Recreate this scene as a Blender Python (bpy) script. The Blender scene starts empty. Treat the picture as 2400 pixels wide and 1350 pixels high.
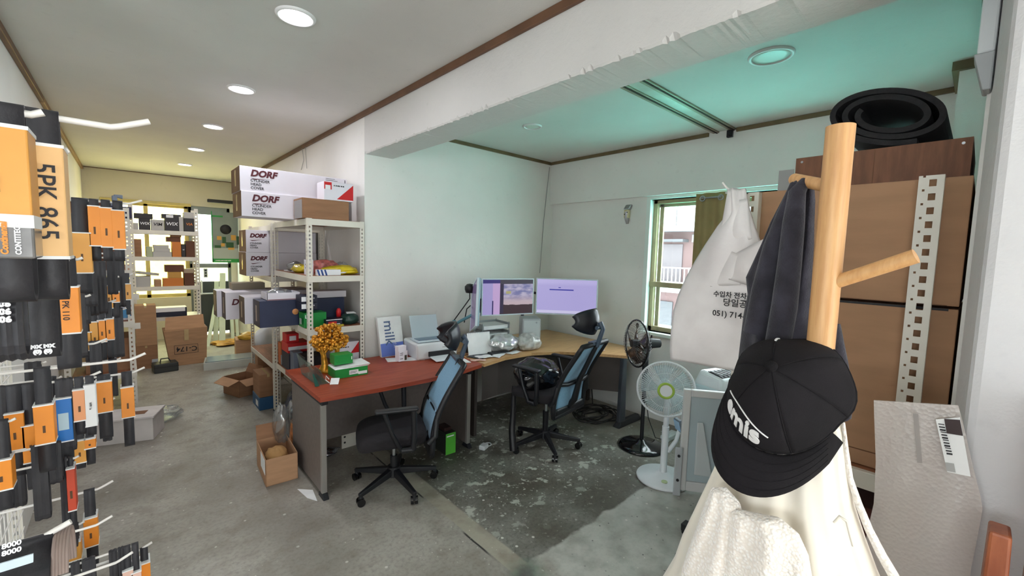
import bpy, bmesh, math, random
from mathutils import Matrix, Vector, Euler
random.seed(7)
SC = bpy.context.scene
COL = SC.collection
pi = math.pi

# ---------------------------------------------------------------- camera
FPX = 994.0
RX = Vector((0.74124506, 0.03575325, -0.67028163))
RY = Vector((-0.67069752, 0.07938566, -0.73747051))
RZ = Vector((0.02684378, 0.9962026, 0.08282384))
RM = Matrix((RX, RY, RZ))
CAM = Vector((0, 0, 1.72))
cd = bpy.data.cameras.new('camera'); cam = bpy.data.objects.new('camera', cd); COL.objects.link(cam)
cd.sensor_width = 36; cd.lens = 36 * FPX / 2400; cd.clip_start = 0.02
cam.matrix_world = Matrix.Translation(CAM) @ RM.to_4x4()
SC.camera = cam

# ---------------------------------------------------------------- world, sun, daylight, exposure
SC.view_settings.view_transform = 'Standard'; SC.view_settings.look = 'None'
SC.view_settings.gamma = 1.0; SC.view_settings.use_curve_mapping = False
SC.view_settings.exposure = 0.0
wd = bpy.data.worlds.new('sky'); SC.world = wd; wd.use_nodes = True
bg = wd.node_tree.nodes['Background']; bg.inputs[0].default_value = (0.90, 0.955, 1.0, 1); bg.inputs[1].default_value = 10.0
sl = bpy.data.lights.new('sun', 'SUN'); so = bpy.data.objects.new('sun', sl); COL.objects.link(so)
sl.energy = 42.0; sl.angle = 0.02; sl.color = (1.0, 0.95, 0.86)
so.location = (6, -6, 12); so.rotation_euler = Vector((0.10, 0.62, -0.78)).to_track_quat('-Z', 'Y').to_euler()
def portal(name, loc, normal, sx, sy):
    l = bpy.data.lights.new(name, 'AREA'); l.shape = 'RECTANGLE'; l.size = sx; l.size_y = sy; l.cycles.is_portal = True
    o = bpy.data.objects.new(name, l); COL.objects.link(o); o.location = loc
    o.rotation_euler = Vector(normal).to_track_quat('-Z', 'Z').to_euler(); return o
portal('portal_alcove_window', (4.25, 1.55, 1.62), (-1, 0, 0), 1.66, 1.40)
portal('portal_back_window', (0.55, 9.98, 1.60), (0, -1, 0), 2.1, 1.7)
portal('portal_rear_window', (0.3, -2.98, 1.5), (0, 1, 0), 1.5, 1.6)
LAMP_W = 8.5
portal('portal_added_side_opening', (-3.03, -.4, 1.675), (1, 0, 0), 2.8, .95)

# ---------------------------------------------------------------- helpers
def ray(x, y):
    return (RM @ Vector((x - 1200, -(y - 675), -FPX))).normalized()
def at(x, y, **k):
    "world point seen at photo pixel x, y on the plane X=.., Y=.. or Z=.. (real depth given)"
    a, v = next(iter(k.items())); i = 'XYZ'.index(a); d = ray(x, y)
    return CAM + d * ((v - CAM[i]) / d[i])
def lin(c):
    r = []
    for v in c:
        v /= 255.0; r.append(v / 12.92 if v <= 0.04045 else ((v + 0.055) / 1.055) ** 2.4)
    return (*r, 1)

class NT:
    def __init__(s, name):
        s.m = bpy.data.materials.new(name); s.m.use_nodes = True; s.t = s.m.node_tree; s.n = s.t.nodes; s.l = s.t.links
        s.b = s.n['Principled BSDF']; s.out = s.n['Material Output']; s._c = None
    def co(s, kind='Object', scale=None):
        tc = s.n.new('ShaderNodeTexCoord'); o = tc.outputs[kind]
        if scale is not None:
            mp = s.n.new('ShaderNodeMapping'); s.l.new(o, mp.inputs[0]); mp.inputs['Scale'].default_value = scale; o = mp.outputs[0]
        return o
    def _in(s, sock, v):
        if isinstance(v, (int, float)): sock.default_value = v
        elif isinstance(v, tuple): sock.default_value = v
        else: s.l.new(v, sock)
    def math(s, op, a, b=0.0, clamp=False):
        n = s.n.new('ShaderNodeMath'); n.operation = op; n.use_clamp = clamp; s._in(n.inputs[0], a); s._in(n.inputs[1], b); return n.outputs[0]
    def mix(s, f, a, b, mode='MIX'):
        n = s.n.new('ShaderNodeMix'); n.data_type = 'RGBA'; n.blend_type = mode; s._in(n.inputs[0], f); s._in(n.inputs[6], a); s._in(n.inputs[7], b); return n.outputs[2]
    def noise(s, scale, detail=3.0, co=None, rough=0.5):
        n = s.n.new('ShaderNodeTexNoise'); n.inputs['Scale'].default_value = scale; n.inputs['Detail'].default_value = detail; n.inputs['Roughness'].default_value = rough
        if co is not None: s.l.new(co, n.inputs['Vector'])
        return n.outputs[0]
    def voro(s, scale, co=None):
        n = s.n.new('ShaderNodeTexVoronoi'); n.inputs['Scale'].default_value = scale
        if co is not None: s.l.new(co, n.inputs['Vector'])
        return n.outputs['Distance']
    def step(s, v, lo, hi):
        n = s.n.new('ShaderNodeMapRange'); n.interpolation_type = 'SMOOTHSTEP'; s._in(n.inputs[0], v); n.inputs[1].default_value = lo; n.inputs[2].default_value = hi; return n.outputs[0]
    def xyz(s, co):
        n = s.n.new('ShaderNodeSeparateXYZ'); s.l.new(co, n.inputs[0]); return n.outputs
    def bump(s, h, strength=0.3, dist=0.01):
        n = s.n.new('ShaderNodeBump'); n.inputs['Strength'].default_value = strength; n.inputs['Distance'].default_value = dist; s.l.new(h, n.inputs['Height']); s.l.new(n.outputs[0], s.b.inputs['Normal'])
    def color(s, c): s._in(s.b.inputs['Base Color'], c)
    def set(s, **k):
        for a, v in k.items(): s._in(s.b.inputs[a.replace('_', ' ')], v)

MC = {}
def M(name, c=(200, 200, 200), rough=0.5, metal=0.0, var=0.0, vs=6.0, bump=0.0, bs=60.0, alpha=1.0, emit=0.0, coat=0.0, sheen=0.0, stretch=None):
    if name in MC: return MC[name]
    t = NT(name); col = lin(c)
    t.set(Roughness=rough, Metallic=metal)
    if coat: t.set(Coat_Weight=coat)
    if sheen: t.set(Sheen_Weight=sheen)
    co = t.co('Object', stretch if stretch else (1, 1, 1))
    if var:
        f = t.step(t.noise(vs, 4, co), 0.3, 0.7)
        t.color(t.mix(f, tuple(v * (1 - var) for v in col[:3]) + (1,), tuple(min(1, v * (1 + var)) for v in col[:3]) + (1,)))
    else: t.color(col)
    if bump: t.bump(t.noise(bs, 3, co), bump, 0.004)
    if alpha < 1: t.set(Alpha=alpha)
    if emit: t.set(Emission_Strength=emit); t.b.inputs['Emission Color'].default_value = col
    MC[name] = t.m; return t.m
def glassy(name, tint=(235, 245, 242), gloss=0.08, rough=0.02, haze=0.0, hazecol=(225, 228, 228)):
    "thin sheet: tinted see-through mixed with a glossy film and some milky haze"
    if name in MC: return MC[name]
    t = NT(name); t.n.remove(t.b)
    tr = t.n.new('ShaderNodeBsdfTransparent'); tr.inputs[0].default_value = lin(tint)
    gl = t.n.new('ShaderNodeBsdfGlossy'); gl.inputs['Roughness'].default_value = rough; gl.inputs[0].default_value = (1, 1, 1, 1)
    mx = t.n.new('ShaderNodeMixShader'); mx.inputs[0].default_value = gloss; t.l.new(tr.outputs[0], mx.inputs[1]); t.l.new(gl.outputs[0], mx.inputs[2]); o = mx.outputs[0]
    if haze:
        df = t.n.new('ShaderNodeBsdfDiffuse'); df.inputs[0].default_value = lin(hazecol)
        m2 = t.n.new('ShaderNodeMixShader'); m2.inputs[0].default_value = haze; t.l.new(o, m2.inputs[1]); t.l.new(df.outputs[0], m2.inputs[2]); o = m2.outputs[0]
    t.l.new(o, t.out.inputs[0]); MC[name] = t.m; return t.m

PMAT = {}
class MB:
    def __init__(s): s.v = []; s.f = []; s.mi = []; s.sm = []
    def add(s, v, f, mi=0, smooth=False, X=None):
        k = len(s.v)
        s.v += [(X @ Vector(p)) if X is not None else Vector(p) for p in v]
        for i, q in enumerate(f):
            s.f.append([k + j for j in q]); s.mi.append(mi[i] if isinstance(mi, (list, tuple)) else mi); s.sm.append(smooth)
        return s
    def box(s, a, b, mi=0, X=None):
        x0, y0, z0 = a; x1, y1, z1 = b
        v = [(x0, y0, z0), (x1, y0, z0), (x1, y1, z0), (x0, y1, z0), (x0, y0, z1), (x1, y0, z1), (x1, y1, z1), (x0, y1, z1)]
        # faces: bottom, top, front(-y), right(+x), back(+y), left(-x)
        return s.add(v, [(3, 2, 1, 0), (4, 5, 6, 7), (0, 1, 5, 4), (1, 2, 6, 5), (2, 3, 7, 6), (3, 0, 4, 7)], mi, False, X)
    def cbox(s, c, d, mi=0, X=None):
        return s.box([c[i] - d[i] / 2 for i in range(3)], [c[i] + d[i] / 2 for i in range(3)], mi, X)
    def hull(s, lo, hi, mi=0):
        "eight corners: four lower, four upper, same winding"
        return s.add(list(lo) + list(hi), [(3, 2, 1, 0), (4, 5, 6, 7), (0, 1, 5, 4), (1, 2, 6, 5), (2, 3, 7, 6), (3, 0, 4, 7)], mi)
    def cyl(s, p0, p1, r0, r1=None, n=14, mi=0, smooth=True, cap=True):
        r1 = r0 if r1 is None else r1
        p0 = Vector(p0); p1 = Vector(p1); d = (p1 - p0).normalized()
        u = d.orthogonal().normalized(); w = d.cross(u); v = []
        for p, r in ((p0, r0), (p1, r1)):
            for i in range(n): a = 2 * pi * i / n; v.append(p + (u * math.cos(a) + w * math.sin(a)) * r)
        s.add(v, [(i, (i + 1) % n, n + (i + 1) % n, n + i) for i in range(n)], mi, smooth)
        if cap: s.add(v, [tuple(range(n - 1, -1, -1)), tuple(range(n, 2 * n))], mi)
        return s
    def tube(s, pts, r, n=8, mi=0, closed=False):
        pts = [Vector(p) for p in pts]; m = len(pts); v = []; prev = None
        rr = r if isinstance(r, (list, tuple)) else [r] * m
        for i, p in enumerate(pts):
            if closed: d = pts[(i + 1) % m] - pts[i - 1]
            else: d = pts[min(i + 1, m - 1)] - pts[max(i - 1, 0)]
            d.normalize()
            u = (prev - d * prev.dot(d)) if prev is not None else d.orthogonal()
            if u.length < 1e-6: u = d.orthogonal()
            u.normalize(); prev = u; w = d.cross(u)
            for j in range(n): a = 2 * pi * j / n; v.append(p + (u * math.cos(a) + w * math.sin(a)) * rr[i])
        f = []
        for i in range(m if closed else m - 1):
            for j in range(n):
                a = i * n + j; b = i * n + (j + 1) % n; c = ((i + 1) % m) * n + (j + 1) % n; e = ((i + 1) % m) * n + j; f.append((a, b, c, e))
        s.add(v, f, mi, True)
        if not closed: s.add(v, [tuple(range(n - 1, -1, -1)), tuple(range((m - 1) * n, m * n))], mi)
        return s
    def lathe(s, prof, n=24, X=None, mi=0, smooth=True):
        v = []; f = []; m = len(prof)
        for i in range(n):
            a = 2 * pi * i / n
            for r, z in prof: v.append((r * math.cos(a), r * math.sin(a), z))
        for i in range(n):
            for j in range(m - 1):
                a = i * m + j; b = ((i + 1) % n) * m + j; f.append((a, b, b + 1, a + 1))
        return s.add(v, f, mi, smooth, X)
    def prism(s, poly, h, X=None, mi=0, smooth=False):
        "polygon in local xy, extruded 0..h in local z"
        n = len(poly); v = [(x, y, 0) for x, y in poly] + [(x, y, h) for x, y in poly]
        s.add(v, [tuple(range(n - 1, -1, -1)), tuple(range(n, 2 * n))], mi, False, X)
        return s.add(v, [(i, (i + 1) % n, n + (i + 1) % n, n + i) for i in range(n)], mi, smooth, X)
    def grid(s, fn, nu, nv, mi=0, smooth=True, flip=False, closeu=False):
        v = [fn(i / nu, j / nv) for i in range(nu + (0 if closeu else 1)) for j in range(nv + 1)]
        f = []; m = nv + 1; N = nu + (0 if closeu else 1)
        for i in range(nu):
            for j in range(nv):
                a = i * m + j; b = ((i + 1) % N) * m + j; q = (a, b, b + 1, a + 1); f.append(q[::-1] if flip else q)
        return s.add(v, f, mi, smooth)
    def build(s, name, mats, parent=None, bevel=0.0, solid=0.0, sub=0, local=False, origin=None, seg=2, soff=-1):
        me = bpy.data.meshes.new(name); V = s.v
        if parent is not None and not local:
            inv = PMAT[parent.name].inverted(); V = [inv @ p for p in V]
        o = bpy.data.objects.new(name, me); COL.objects.link(o)
        if parent is None and not local:
            if origin is None:
                xs = [p.x for p in V]; ys = [p.y for p in V]; zs = [p.z for p in V]
                origin = Vector(((min(xs) + max(xs)) / 2, (min(ys) + max(ys)) / 2, min(zs)))
            origin = Vector(origin); V = [p - origin for p in V]; o.location = origin
            PMAT[o.name] = Matrix.Translation(origin)
        elif parent is None: PMAT[o.name] = Matrix()
        else: o.parent = parent; PMAT[o.name] = PMAT[parent.name]
        me.from_pydata([tuple(p) for p in V], [], s.f)
        for m in (mats if isinstance(mats, (list, tuple)) else [mats]): me.materials.append(m)
        me.polygons.foreach_set('material_index', s.mi); me.polygons.foreach_set('use_smooth', s.sm); me.update()
        if sub:
            md = o.modifiers.new('sub', 'SUBSURF'); md.levels = sub; md.render_levels = sub
        if solid:
            md = o.modifiers.new('solid', 'SOLIDIFY'); md.thickness = solid; md.offset = soff
        if bevel:
            md = o.modifiers.new('bevel', 'BEVEL'); md.width = bevel; md.segments = seg; md.limit_method = 'ANGLE'; md.angle_limit = 0.9
        return o

def tag(o, label=None, cat=None, group=None, kind=None):
    if label: o['label'] = label
    if cat: o['category'] = cat
    if group: o['group'] = group
    if kind: o['kind'] = kind
    return o
def thing(name, label, cat, loc=(0, 0, 0), rz=0.0, group=None):
    o = bpy.data.objects.new(name, None); COL.objects.link(o); o.empty_display_size = 0.1
    o.location = loc; o.rotation_euler = (0, 0, rz); PMAT[o.name] = Matrix.Translation(Vector(loc)) @ Matrix.Rotation(rz, 4, 'Z')
    return tag(o, label, cat, group)
def struct(o, label):
    return tag(o, label, None, None, 'structure')
def text(parent, s, pos, right, up, size, mat, shear=0.0, bold=0.0, align='LEFT', name='lettering', squeeze=1.0, lift=0.0012):
    "flat print on a surface; pos, right, up in the parent's own space"
    cu = bpy.data.curves.new(name, 'FONT'); cu.body = s; cu.size = size; cu.shear = shear; cu.offset = bold; cu.align_x = align; cu.align_y = 'CENTER'; cu.extrude = 0.0003; cu.resolution_u = 3
    to = bpy.data.objects.new('tmp', cu); COL.objects.link(to)
    me = bpy.data.meshes.new_from_object(to.evaluated_get(bpy.context.evaluated_depsgraph_get()))
    bpy.data.objects.remove(to); bpy.data.curves.remove(cu)
    r = Vector(right).normalized(); u = Vector(up); u = (u - r * u.dot(r)).normalized(); n = r.cross(u); p = Vector(pos) + n * lift
    X = Matrix((( r.x * squeeze, u.x, n.x, p.x), (r.y * squeeze, u.y, n.y, p.y), (r.z * squeeze, u.z, n.z, p.z), (0, 0, 0, 1)))
    me.transform(X); me.name = name; me.materials.clear(); me.materials.append(mat)
    o = bpy.data.objects.new(name, me); COL.objects.link(o); o.parent = parent; PMAT[o.name] = PMAT[parent.name]; return o
def pline(t, x0, x1, y, z, h, m):
    "a line of print too small to read, on a front face at local y"
    n = max(2, int((x1 - x0) / (h * 1.3))); w = (x1 - x0) / n; mb = MB()
    for k in range(n): mb.box((x0 + k * w, y - .0012, z), (x0 + k * w + w * (.55 + .3 * ((k * 7) % 3) / 2), y - .0002, z + h))
    return mb.build('print_line', m, t, local=True)
def rotz(a): return Matrix.Rotation(a, 4, 'Z')
def tr(x, y, z): return Matrix.Translation(Vector((x, y, z)))
def copy_tree(o, parent=None):
    c = o.copy(); COL.objects.link(c); c.parent = parent; PMAT[c.name] = PMAT[o.name]
    for ch in [k for k in bpy.data.objects if k.parent == o]: copy_tree(ch, c)
    return c

# ---------------------------------------------------------------- materials
CARD = M('cardboard', (178, 138, 104), 0.85, var=0.08, vs=5, bump=0.12, bs=90, stretch=(1, 1, 6))
CARD2 = M('cardboard_dull', (152, 112, 82), 0.85, var=0.1, vs=4, bump=0.12, bs=90, stretch=(1, 1, 6))
CARDIN = M('cardboard_inside', (120, 84, 60), 0.9, var=0.1)
TAPE = M('packing_tape', (190, 165, 120), 0.2, var=0.08)
WHITE = M('white_print', (238, 238, 240), 0.5)
PAPER = M('paper', (236, 237, 236), 0.75, var=0.04, vs=10)
BOXW = M('white_carton', (232, 228, 236), 0.55, var=0.03, vs=4)
INK = M('black_ink', (28, 26, 30), 0.6)
MAROON = M('maroon_ink', (86, 20, 34), 0.5)
RED = M('red_print', (206, 30, 34), 0.45)
GREEN = M('green_carton', (22, 138, 58), 0.45, var=0.06)
GREEN2 = M('bright_green_carton', (86, 178, 60), 0.45, var=0.05)
NAVY = M('navy_carton', (38, 48, 78), 0.5, var=0.1)
NAVYD = M('dark_navy_carton', (26, 30, 50), 0.5, var=0.1)
ORANGE = M('orange_sleeve', (240, 146, 40), 0.45, var=0.06, vs=9)
ORANGE2 = M('amber_sleeve', (226, 160, 70), 0.45, var=0.08, vs=9)
TANS = M('tan_sleeve', (236, 190, 128), 0.55, var=0.06, vs=9)
BLUE = M('blue_sleeve', (28, 112, 190), 0.4, var=0.05)
PINKS = M('pink_paper', (226, 186, 168), 0.6)
RUBBER = M('black_rubber', (44, 43, 47), 0.55, var=0.15, vs=20, bump=0.2, bs=120)
BLACKP = M('black_plastic', (24, 25, 29), 0.42, var=0.1, bump=0.08, bs=300)
BLACKG = M('gloss_black', (14, 14, 17), 0.12, coat=0.4)
DARKF = M('dark_fabric', (36, 33, 36), 0.95, var=0.12, vs=40, bump=0.35, bs=400)
RACKW = M('rack_white', (226, 221, 208), 0.45, var=0.05, vs=5, bump=0.03)
HOOKW = M('hook_white', (236, 232, 226), 0.35, var=0.04)
SHELFB = M('shelf_board', (150, 98, 68), 0.6, var=0.15, stretch=(8, 1, 1))
STEEL = M('brushed_steel', (178, 180, 184), 0.3, 1.0, var=0.05)
PLW = M('white_plastic', (222, 226, 228), 0.35, var=0.02)
PLG = M('grey_plastic', (176, 180, 182), 0.45, var=0.03)
BROWN = M('brown_box', (98, 62, 44), 0.75, var=0.12)
GREYST = M('grey_sticker', (170, 170, 168), 0.6)
CLEAR = glassy('clear_film', (238, 242, 244), 0.16, 0.12, 0.10)
CELLO = glassy('cellophane', (215, 222, 225), 0.3, 0.15, 0.06)

# ---------------------------------------------------------------- structure
XL, XW, YW, YB, ZC, ZA, XWIN = -0.50, 1.60, 3.76, 9.80, 2.925, 2.87, 4.03
ZB = 2.56
def wallpaint(name, c, bs=9.0, chips=False):
    t = NT(name); co = t.co('Object')
    f = t.step(t.noise(1.3, 5, co), 0.3, 0.7); f2 = t.step(t.noise(14, 4, co), 0.62, 0.78)
    cc = t.mix(f, lin(tuple(v * 0.965 for v in c)), lin(c)); cc = t.mix(t.math('MULTIPLY', f2, 0.18), cc, lin(tuple(v * 0.82 for v in c)))
    t.color(cc); t.set(Roughness=0.75)
    h = t.math('ADD', t.noise(bs, 4, co), t.math('MULTIPLY', t.noise(140, 2, co), 0.25)); t.bump(h, 0.25, 0.012); return t.m
PAINT = wallpaint('wall_paint', (236, 234, 229)); PAINT2 = wallpaint('rough_beam_plaster', (214, 212, 208), 26.0)
CEIL = wallpaint('ceiling_paint', (218, 217, 212), 4.0)
TRIM = M('brown_trim', (104, 72, 50), 0.5, var=0.15, stretch=(1, 1, 1))
TRIM2 = M('olive_trim', (112, 96, 66), 0.5, var=0.15)

def floor_mat():
    t = NT('worn_concrete'); co = t.co('Object'); x, y, _ = t.xyz(co)
    n1 = t.noise(1.1, 6, co); n2 = t.noise(7, 5, co); n3 = t.noise(45, 4, co, 0.6)
    base = t.mix(t.step(n1, 0.32, 0.68), lin((132, 126, 116)), lin((172, 168, 158)))
    base = t.mix(t.math('MULTIPLY', t.step(n2, 0.45, 0.75), 0.45), base, lin((118, 108, 94)))
    base = t.mix(t.math('MULTIPLY', t.step(n3, 0.4, 0.8), 0.5), base, lin((104, 100, 92)))
    # old flooring scraped away: dark screed with pale blotches
    jx = t.math('MULTIPLY', t.math('SUBTRACT', t.noise(6, 4, co), 0.5), 0.10)
    xe = t.math('ADD', x, t.math('MULTIPLY', jx, 0.10)); ye = t.math('ADD', y, jx)
    dark = t.math('MULTIPLY', t.step(xe, 1.585, 1.60), t.step(ye, 1.545, 1.57))
    dark = t.math('MULTIPLY', dark, t.math('SUBTRACT', 1.0, t.step(t.math('ADD', x, t.math('MULTIPLY', jx, 6)), 3.0, 3.7)))
    dc = t.mix(t.step(t.noise(2.2, 5, co), 0.35, 0.65), lin((86, 81, 70)), lin((126, 125, 116)))
    dc = t.mix(t.math('MULTIPLY', t.step(n3, 0.42, 0.75), 0.6), dc, lin((66, 61, 54)))
    bl = t.math('MULTIPLY', t.step(t.noise(9, 5, co, 0.6), 0.575, 0.625), t.step(y, 1.6, 2.1))
    bl2 = t.math('MULTIPLY', t.step(t.noise(24, 4, co, 0.6), 0.615, 0.655), t.step(y, 1.5, 1.9))
    dc = t.mix(t.math('MAXIMUM', bl, bl2), dc, lin((176, 178, 166)))
    c = t.mix(dark, base, dc)
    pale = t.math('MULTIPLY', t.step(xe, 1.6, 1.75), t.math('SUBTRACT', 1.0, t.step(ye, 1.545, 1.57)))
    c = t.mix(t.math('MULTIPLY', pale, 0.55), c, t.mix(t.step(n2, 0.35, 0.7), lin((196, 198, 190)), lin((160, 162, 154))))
    # pale threshold strip with a dark seam
    strip = t.math('MULTIPLY', t.step(xe, 1.478, 1.482), t.math('SUBTRACT', 1.0, t.step(xe, 1.585, 1.60)))
    strip = t.math('MULTIPLY', strip, t.step(y, 1.5, 1.56))
    c = t.mix(t.math('MULTIPLY', strip, 0.75), c, t.mix(t.step(n2, 0.4, 0.7), lin((166, 160, 142)), lin((140, 132, 116))))
    seam = t.math('MULTIPLY', t.math('SUBTRACT', 1.0, t.step(t.math('ABSOLUTE', t.math('SUBTRACT', xe, 1.472)), 0.003, 0.009)), t.step(t.noise(3, 2, co), 0.42, 0.55))
    c = t.mix(t.math('MULTIPLY', seam, t.step(y, 1.45, 1.55)), c, lin((48, 46, 42)))
    # white paint drips, dark dots
    sp = t.math('MULTIPLY', t.math('SUBTRACT', 1.0, t.step(t.voro(11, co), 0.07, 0.12)), t.step(t.noise(3.1, 3, co), 0.42, 0.6))
    sp2 = t.math('MULTIPLY', t.math('SUBTRACT', 1.0, t.step(t.voro(27, co), 0.08, 0.14)), t.step(t.noise(2.3, 3, co), 0.5, 0.66))
    c = t.mix(t.math('MAXIMUM', sp, sp2), c, lin((208, 205, 196)))
    m = t.n.new('ShaderNodeMapping'); t.l.new(co, m.inputs[0]); m.inputs['Location'].default_value = (3.3, 7.7, 0)
    dp = t.math('SUBTRACT', 1.0, t.step(t.voro(15, m.outputs[0]), 0.05, 0.10))
    c = t.mix(t.math('MULTIPLY', dp, t.math('MULTIPLY', 0.8, t.step(x, 1.4, 2.2))), c, lin((60, 60, 60)))
    # green and black stain where the strips meet
    dx = t.math('SUBTRACT', x, 1.53); dy = t.math('SUBTRACT', y, 1.50)
    r = t.math('ADD', t.math('SQRT', t.math('ADD', t.math('MULTIPLY', dx, dx), t.math('MULTIPLY', dy, dy))), t.math('MULTIPLY', jx, 2.2))
    c = t.mix(t.math('MULTIPLY', t.math('SUBTRACT', 1.0, t.step(r, 0.03, 0.16)), 0.75), c, t.mix(t.step(n2, 0.4, 0.6), lin((52, 56, 54)), lin((96, 122, 104))))
    t.color(c); t.set(Roughness=t.math('ADD', 0.42, t.math('MULTIPLY', n2, 0.3)))
    t.bump(t.math('ADD', t.math('MULTIPLY', n3, 0.5), t.math('SUBTRACT', n2, t.math('MULTIPLY', dark, 0.9))), 0.35, 0.006); return t.m
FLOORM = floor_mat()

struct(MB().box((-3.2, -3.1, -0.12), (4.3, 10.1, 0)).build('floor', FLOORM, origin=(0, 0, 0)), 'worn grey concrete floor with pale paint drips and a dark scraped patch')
struct(MB().box((XL - 0.02, -3.1, ZC), (XW + 0.05, YB + .3, ZC + 0.1)).build('ceiling', CEIL), 'plain painted ceiling over the shelving aisle with round lamps')
struct(MB().box((XW + 0.05, -3.1, ZA), (XWIN + .3, YW + .1, ZA + 0.12)).build('ceiling', CEIL), 'ceiling over the desk alcove, tinted green by the window light')
struct(MB().box((XL - 0.15, 2.6, 0), (XL, YB + .3, ZC)).build('wall_left', PAINT), 'pale wall behind the belt rack')
# the aisle wall and the alcove wall that meet at the corner beside the rack
struct(MB().box((XW, YW + .15, 0), (XW + .15, YB + .3, ZC)).build('wall_aisle', PAINT), 'white wall running behind the perforated parts rack')
struct(MB().box((XW, YW, 0), (XWIN + .3, YW + .15, ZC)).build('wall_alcove', PAINT), 'white alcove wall behind the two desks')
# window wall: upper beam proud, lower wall set back, opening for the window
WY0, WY1, WZ0, WZ1 = 0.72, 2.38, 0.93, 2.31
mb = MB(); xi = XWIN + 0.06; xo = XWIN + 0.28
mb.box((XWIN, 0.0, 2.345), (xo, YW, ZA)).box((xi, 0, 0), (xo, YW, WZ0)).box((xi, WY1, WZ0), (xo, YW, 2.345)).box((xi, 0, WZ0), (xo, WY0, 2.345)).box((xi, WY0, WZ1), (xo, WY1, 2.345))
struct(mb.build('wall_right', PAINT), 'window wall of the alcove with a thicker band above the window')
mb = MB()   # chipped beam across the alcove mouth
rnd = random.Random(3); N = 260
def chip(i):
    a = 0.0
    if rnd.random() < 0.16: a = rnd.uniform(.004, .02)
    return a
prof = []
for i in range(N + 1):
    y = -0.05 + (YW + 0.05) * i / N; a = chip(i); b = chip(i) * .6
    prof.append([(XW, y, ZC), (XW, y, ZB + .012 + a), (XW + .006 + a * .8, y, ZB + rnd.uniform(0, .004)), (XW + .27, y, ZB + .002), (XW + .28, y, ZB + .012 + b), (XW + .28, y, ZC)])
v = [p for r in prof for p in r]; f = []
for i in range(N):
    for j in range(5): a = i * 6 + j; f.append((a, a + 1, a + 7, a + 6))
mb.add(v, f); struct(mb.build('beam', PAINT2), 'white concrete beam with a chipped lower edge over the alcove')
# pillar at the right with the alcove end wall behind it
PILL = wallpaint('pillar_paint', (218, 217, 217), 30.0)
struct(MB().hull([(XW, -1.5, 0), (XW + .4, -1.5, 0), (XW + .4, .022, 0), (XW, -.004, 0)], [(XW, -1.5, ZC), (XW + .4, -1.5, ZC), (XW + .4, .022, ZC), (XW, -.004, ZC)]).build('pillar', PILL, bevel=0.02), 'white plastered pillar at the right edge of the picture')
struct(MB().box((XW + .4, -.1, 0), (4.3, .03, ZA)).build('wall_end', PAINT), 'end wall of the alcove behind the cardboard boxes')
struct(MB().box((3.56, .03, 0), (4.3, .17, ZA)).build('wall_corner', PAINT), 'short thicker corner of the end wall beside the window')
# wall behind the camera with a window opening, and the left return that closes the room
struct(MB().box((-3.2, -3.1, 0), (XW, -2.95, .7)).box((-3.2, -3.1, 2.3), (XW, -2.95, ZC)).box((-3.2, -3.1, .7), (-.45, -2.95, 2.3)).box((1.05, -3.1, .7), (XW, -2.95, 2.3)).build('wall_rear', PAINT), 'wall behind the viewer with an open window')
struct(MB().box((-3.2, -3.1, 0), (-3.05, 2.75, 1.2)).box((-3.2, -3.1, 2.15), (-3.05, 2.75, ZC)).box((-3.2, -3.1, 1.2), (-3.05, -1.8, 2.15)).box((-3.2, 1.0, 1.2), (-3.05, 2.75, 2.15)).box((-3.05, 2.6, 0), (XL, 2.75, ZC)).build('wall_side', PAINT), 'unseen wall beside the viewer with a wide opening added to light the foreground')  # out-of-view side opening, added to brighten the pillar, beam face and foreground
struct(MB().box((-3.2, -3.1, ZC), (XL - .02, 2.75, ZC + .1)).build('ceiling', CEIL), 'ceiling beside the viewer')
struct(MB().box((XW, -3.1, 0), (XW + .15, -1.5, ZC)).build('wall_side', PAINT), 'wall behind the pillar')
# back wall with window band and doorway
mb = MB(); T = YB + .2
mb.box((XL, YB, 2.42), (XW, T, ZC)).box((XL, YB, 0), (.86, T, .75)).box((XL, YB, .75), (-.28, T, 2.42)).box((1.50, YB, 0), (XW, T, 2.42))
struct(mb.build('wall_back', wallpaint('back_wall_paint', (214, 205, 184))), 'cream wall with windows at the far end of the aisle')
# brown ceiling trims
tn = 0
def trim(a, b, m, lab):
    global tn; tn += 1
    struct(MB().box(a, b).build('trim_%d' % tn, m, bevel=.004), lab)
trim((XW - .022, -1.5, ZC - .045), (XW, YB, ZC), TRIM, 'brown wooden trim between aisle ceiling and white beam')
trim((XL, 2.75, ZC - .05), (XL + .03, 5.4, ZC), TRIM, 'dark brown ceiling trim above the belt rack')
trim((XL, 5.405, ZC - .05), (XL + .03, YB, ZC), M('tan_trim', (150, 118, 82), .5, var=.1), 'lighter tan ceiling trim toward the far wall')
trim((XL + .03, YB - .015, ZC - .012), (XW - .022, YB, ZC), TRIM, 'thin dark trim line over the far cream wall')
trim((XW + .28, YW - .02, ZA - .035), (XWIN, YW, ZA), TRIM2, 'olive brown trim over the white alcove wall')
trim((XWIN - .02, 1.78, ZA - .035), (XWIN, YW - .02, ZA), TRIM2, 'olive brown trim over the window, left of the rails')
trim((XWIN - .02, .18, ZA - .035), (XWIN, 1.54, ZA), TRIM2, 'olive brown trim over the window, right of the rails')
struct(MB().box((3.56, .17, ZA - .05), (4.01, .20, ZA)).box((3.53, .03, ZA - .05), (3.56, .20, ZA)).box((XW + .4, .03, ZA - .05), (3.53, .085, ZA)).build('trim_8', TRIM2), 'wide brown ceiling trim above the rolled mat')
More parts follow.
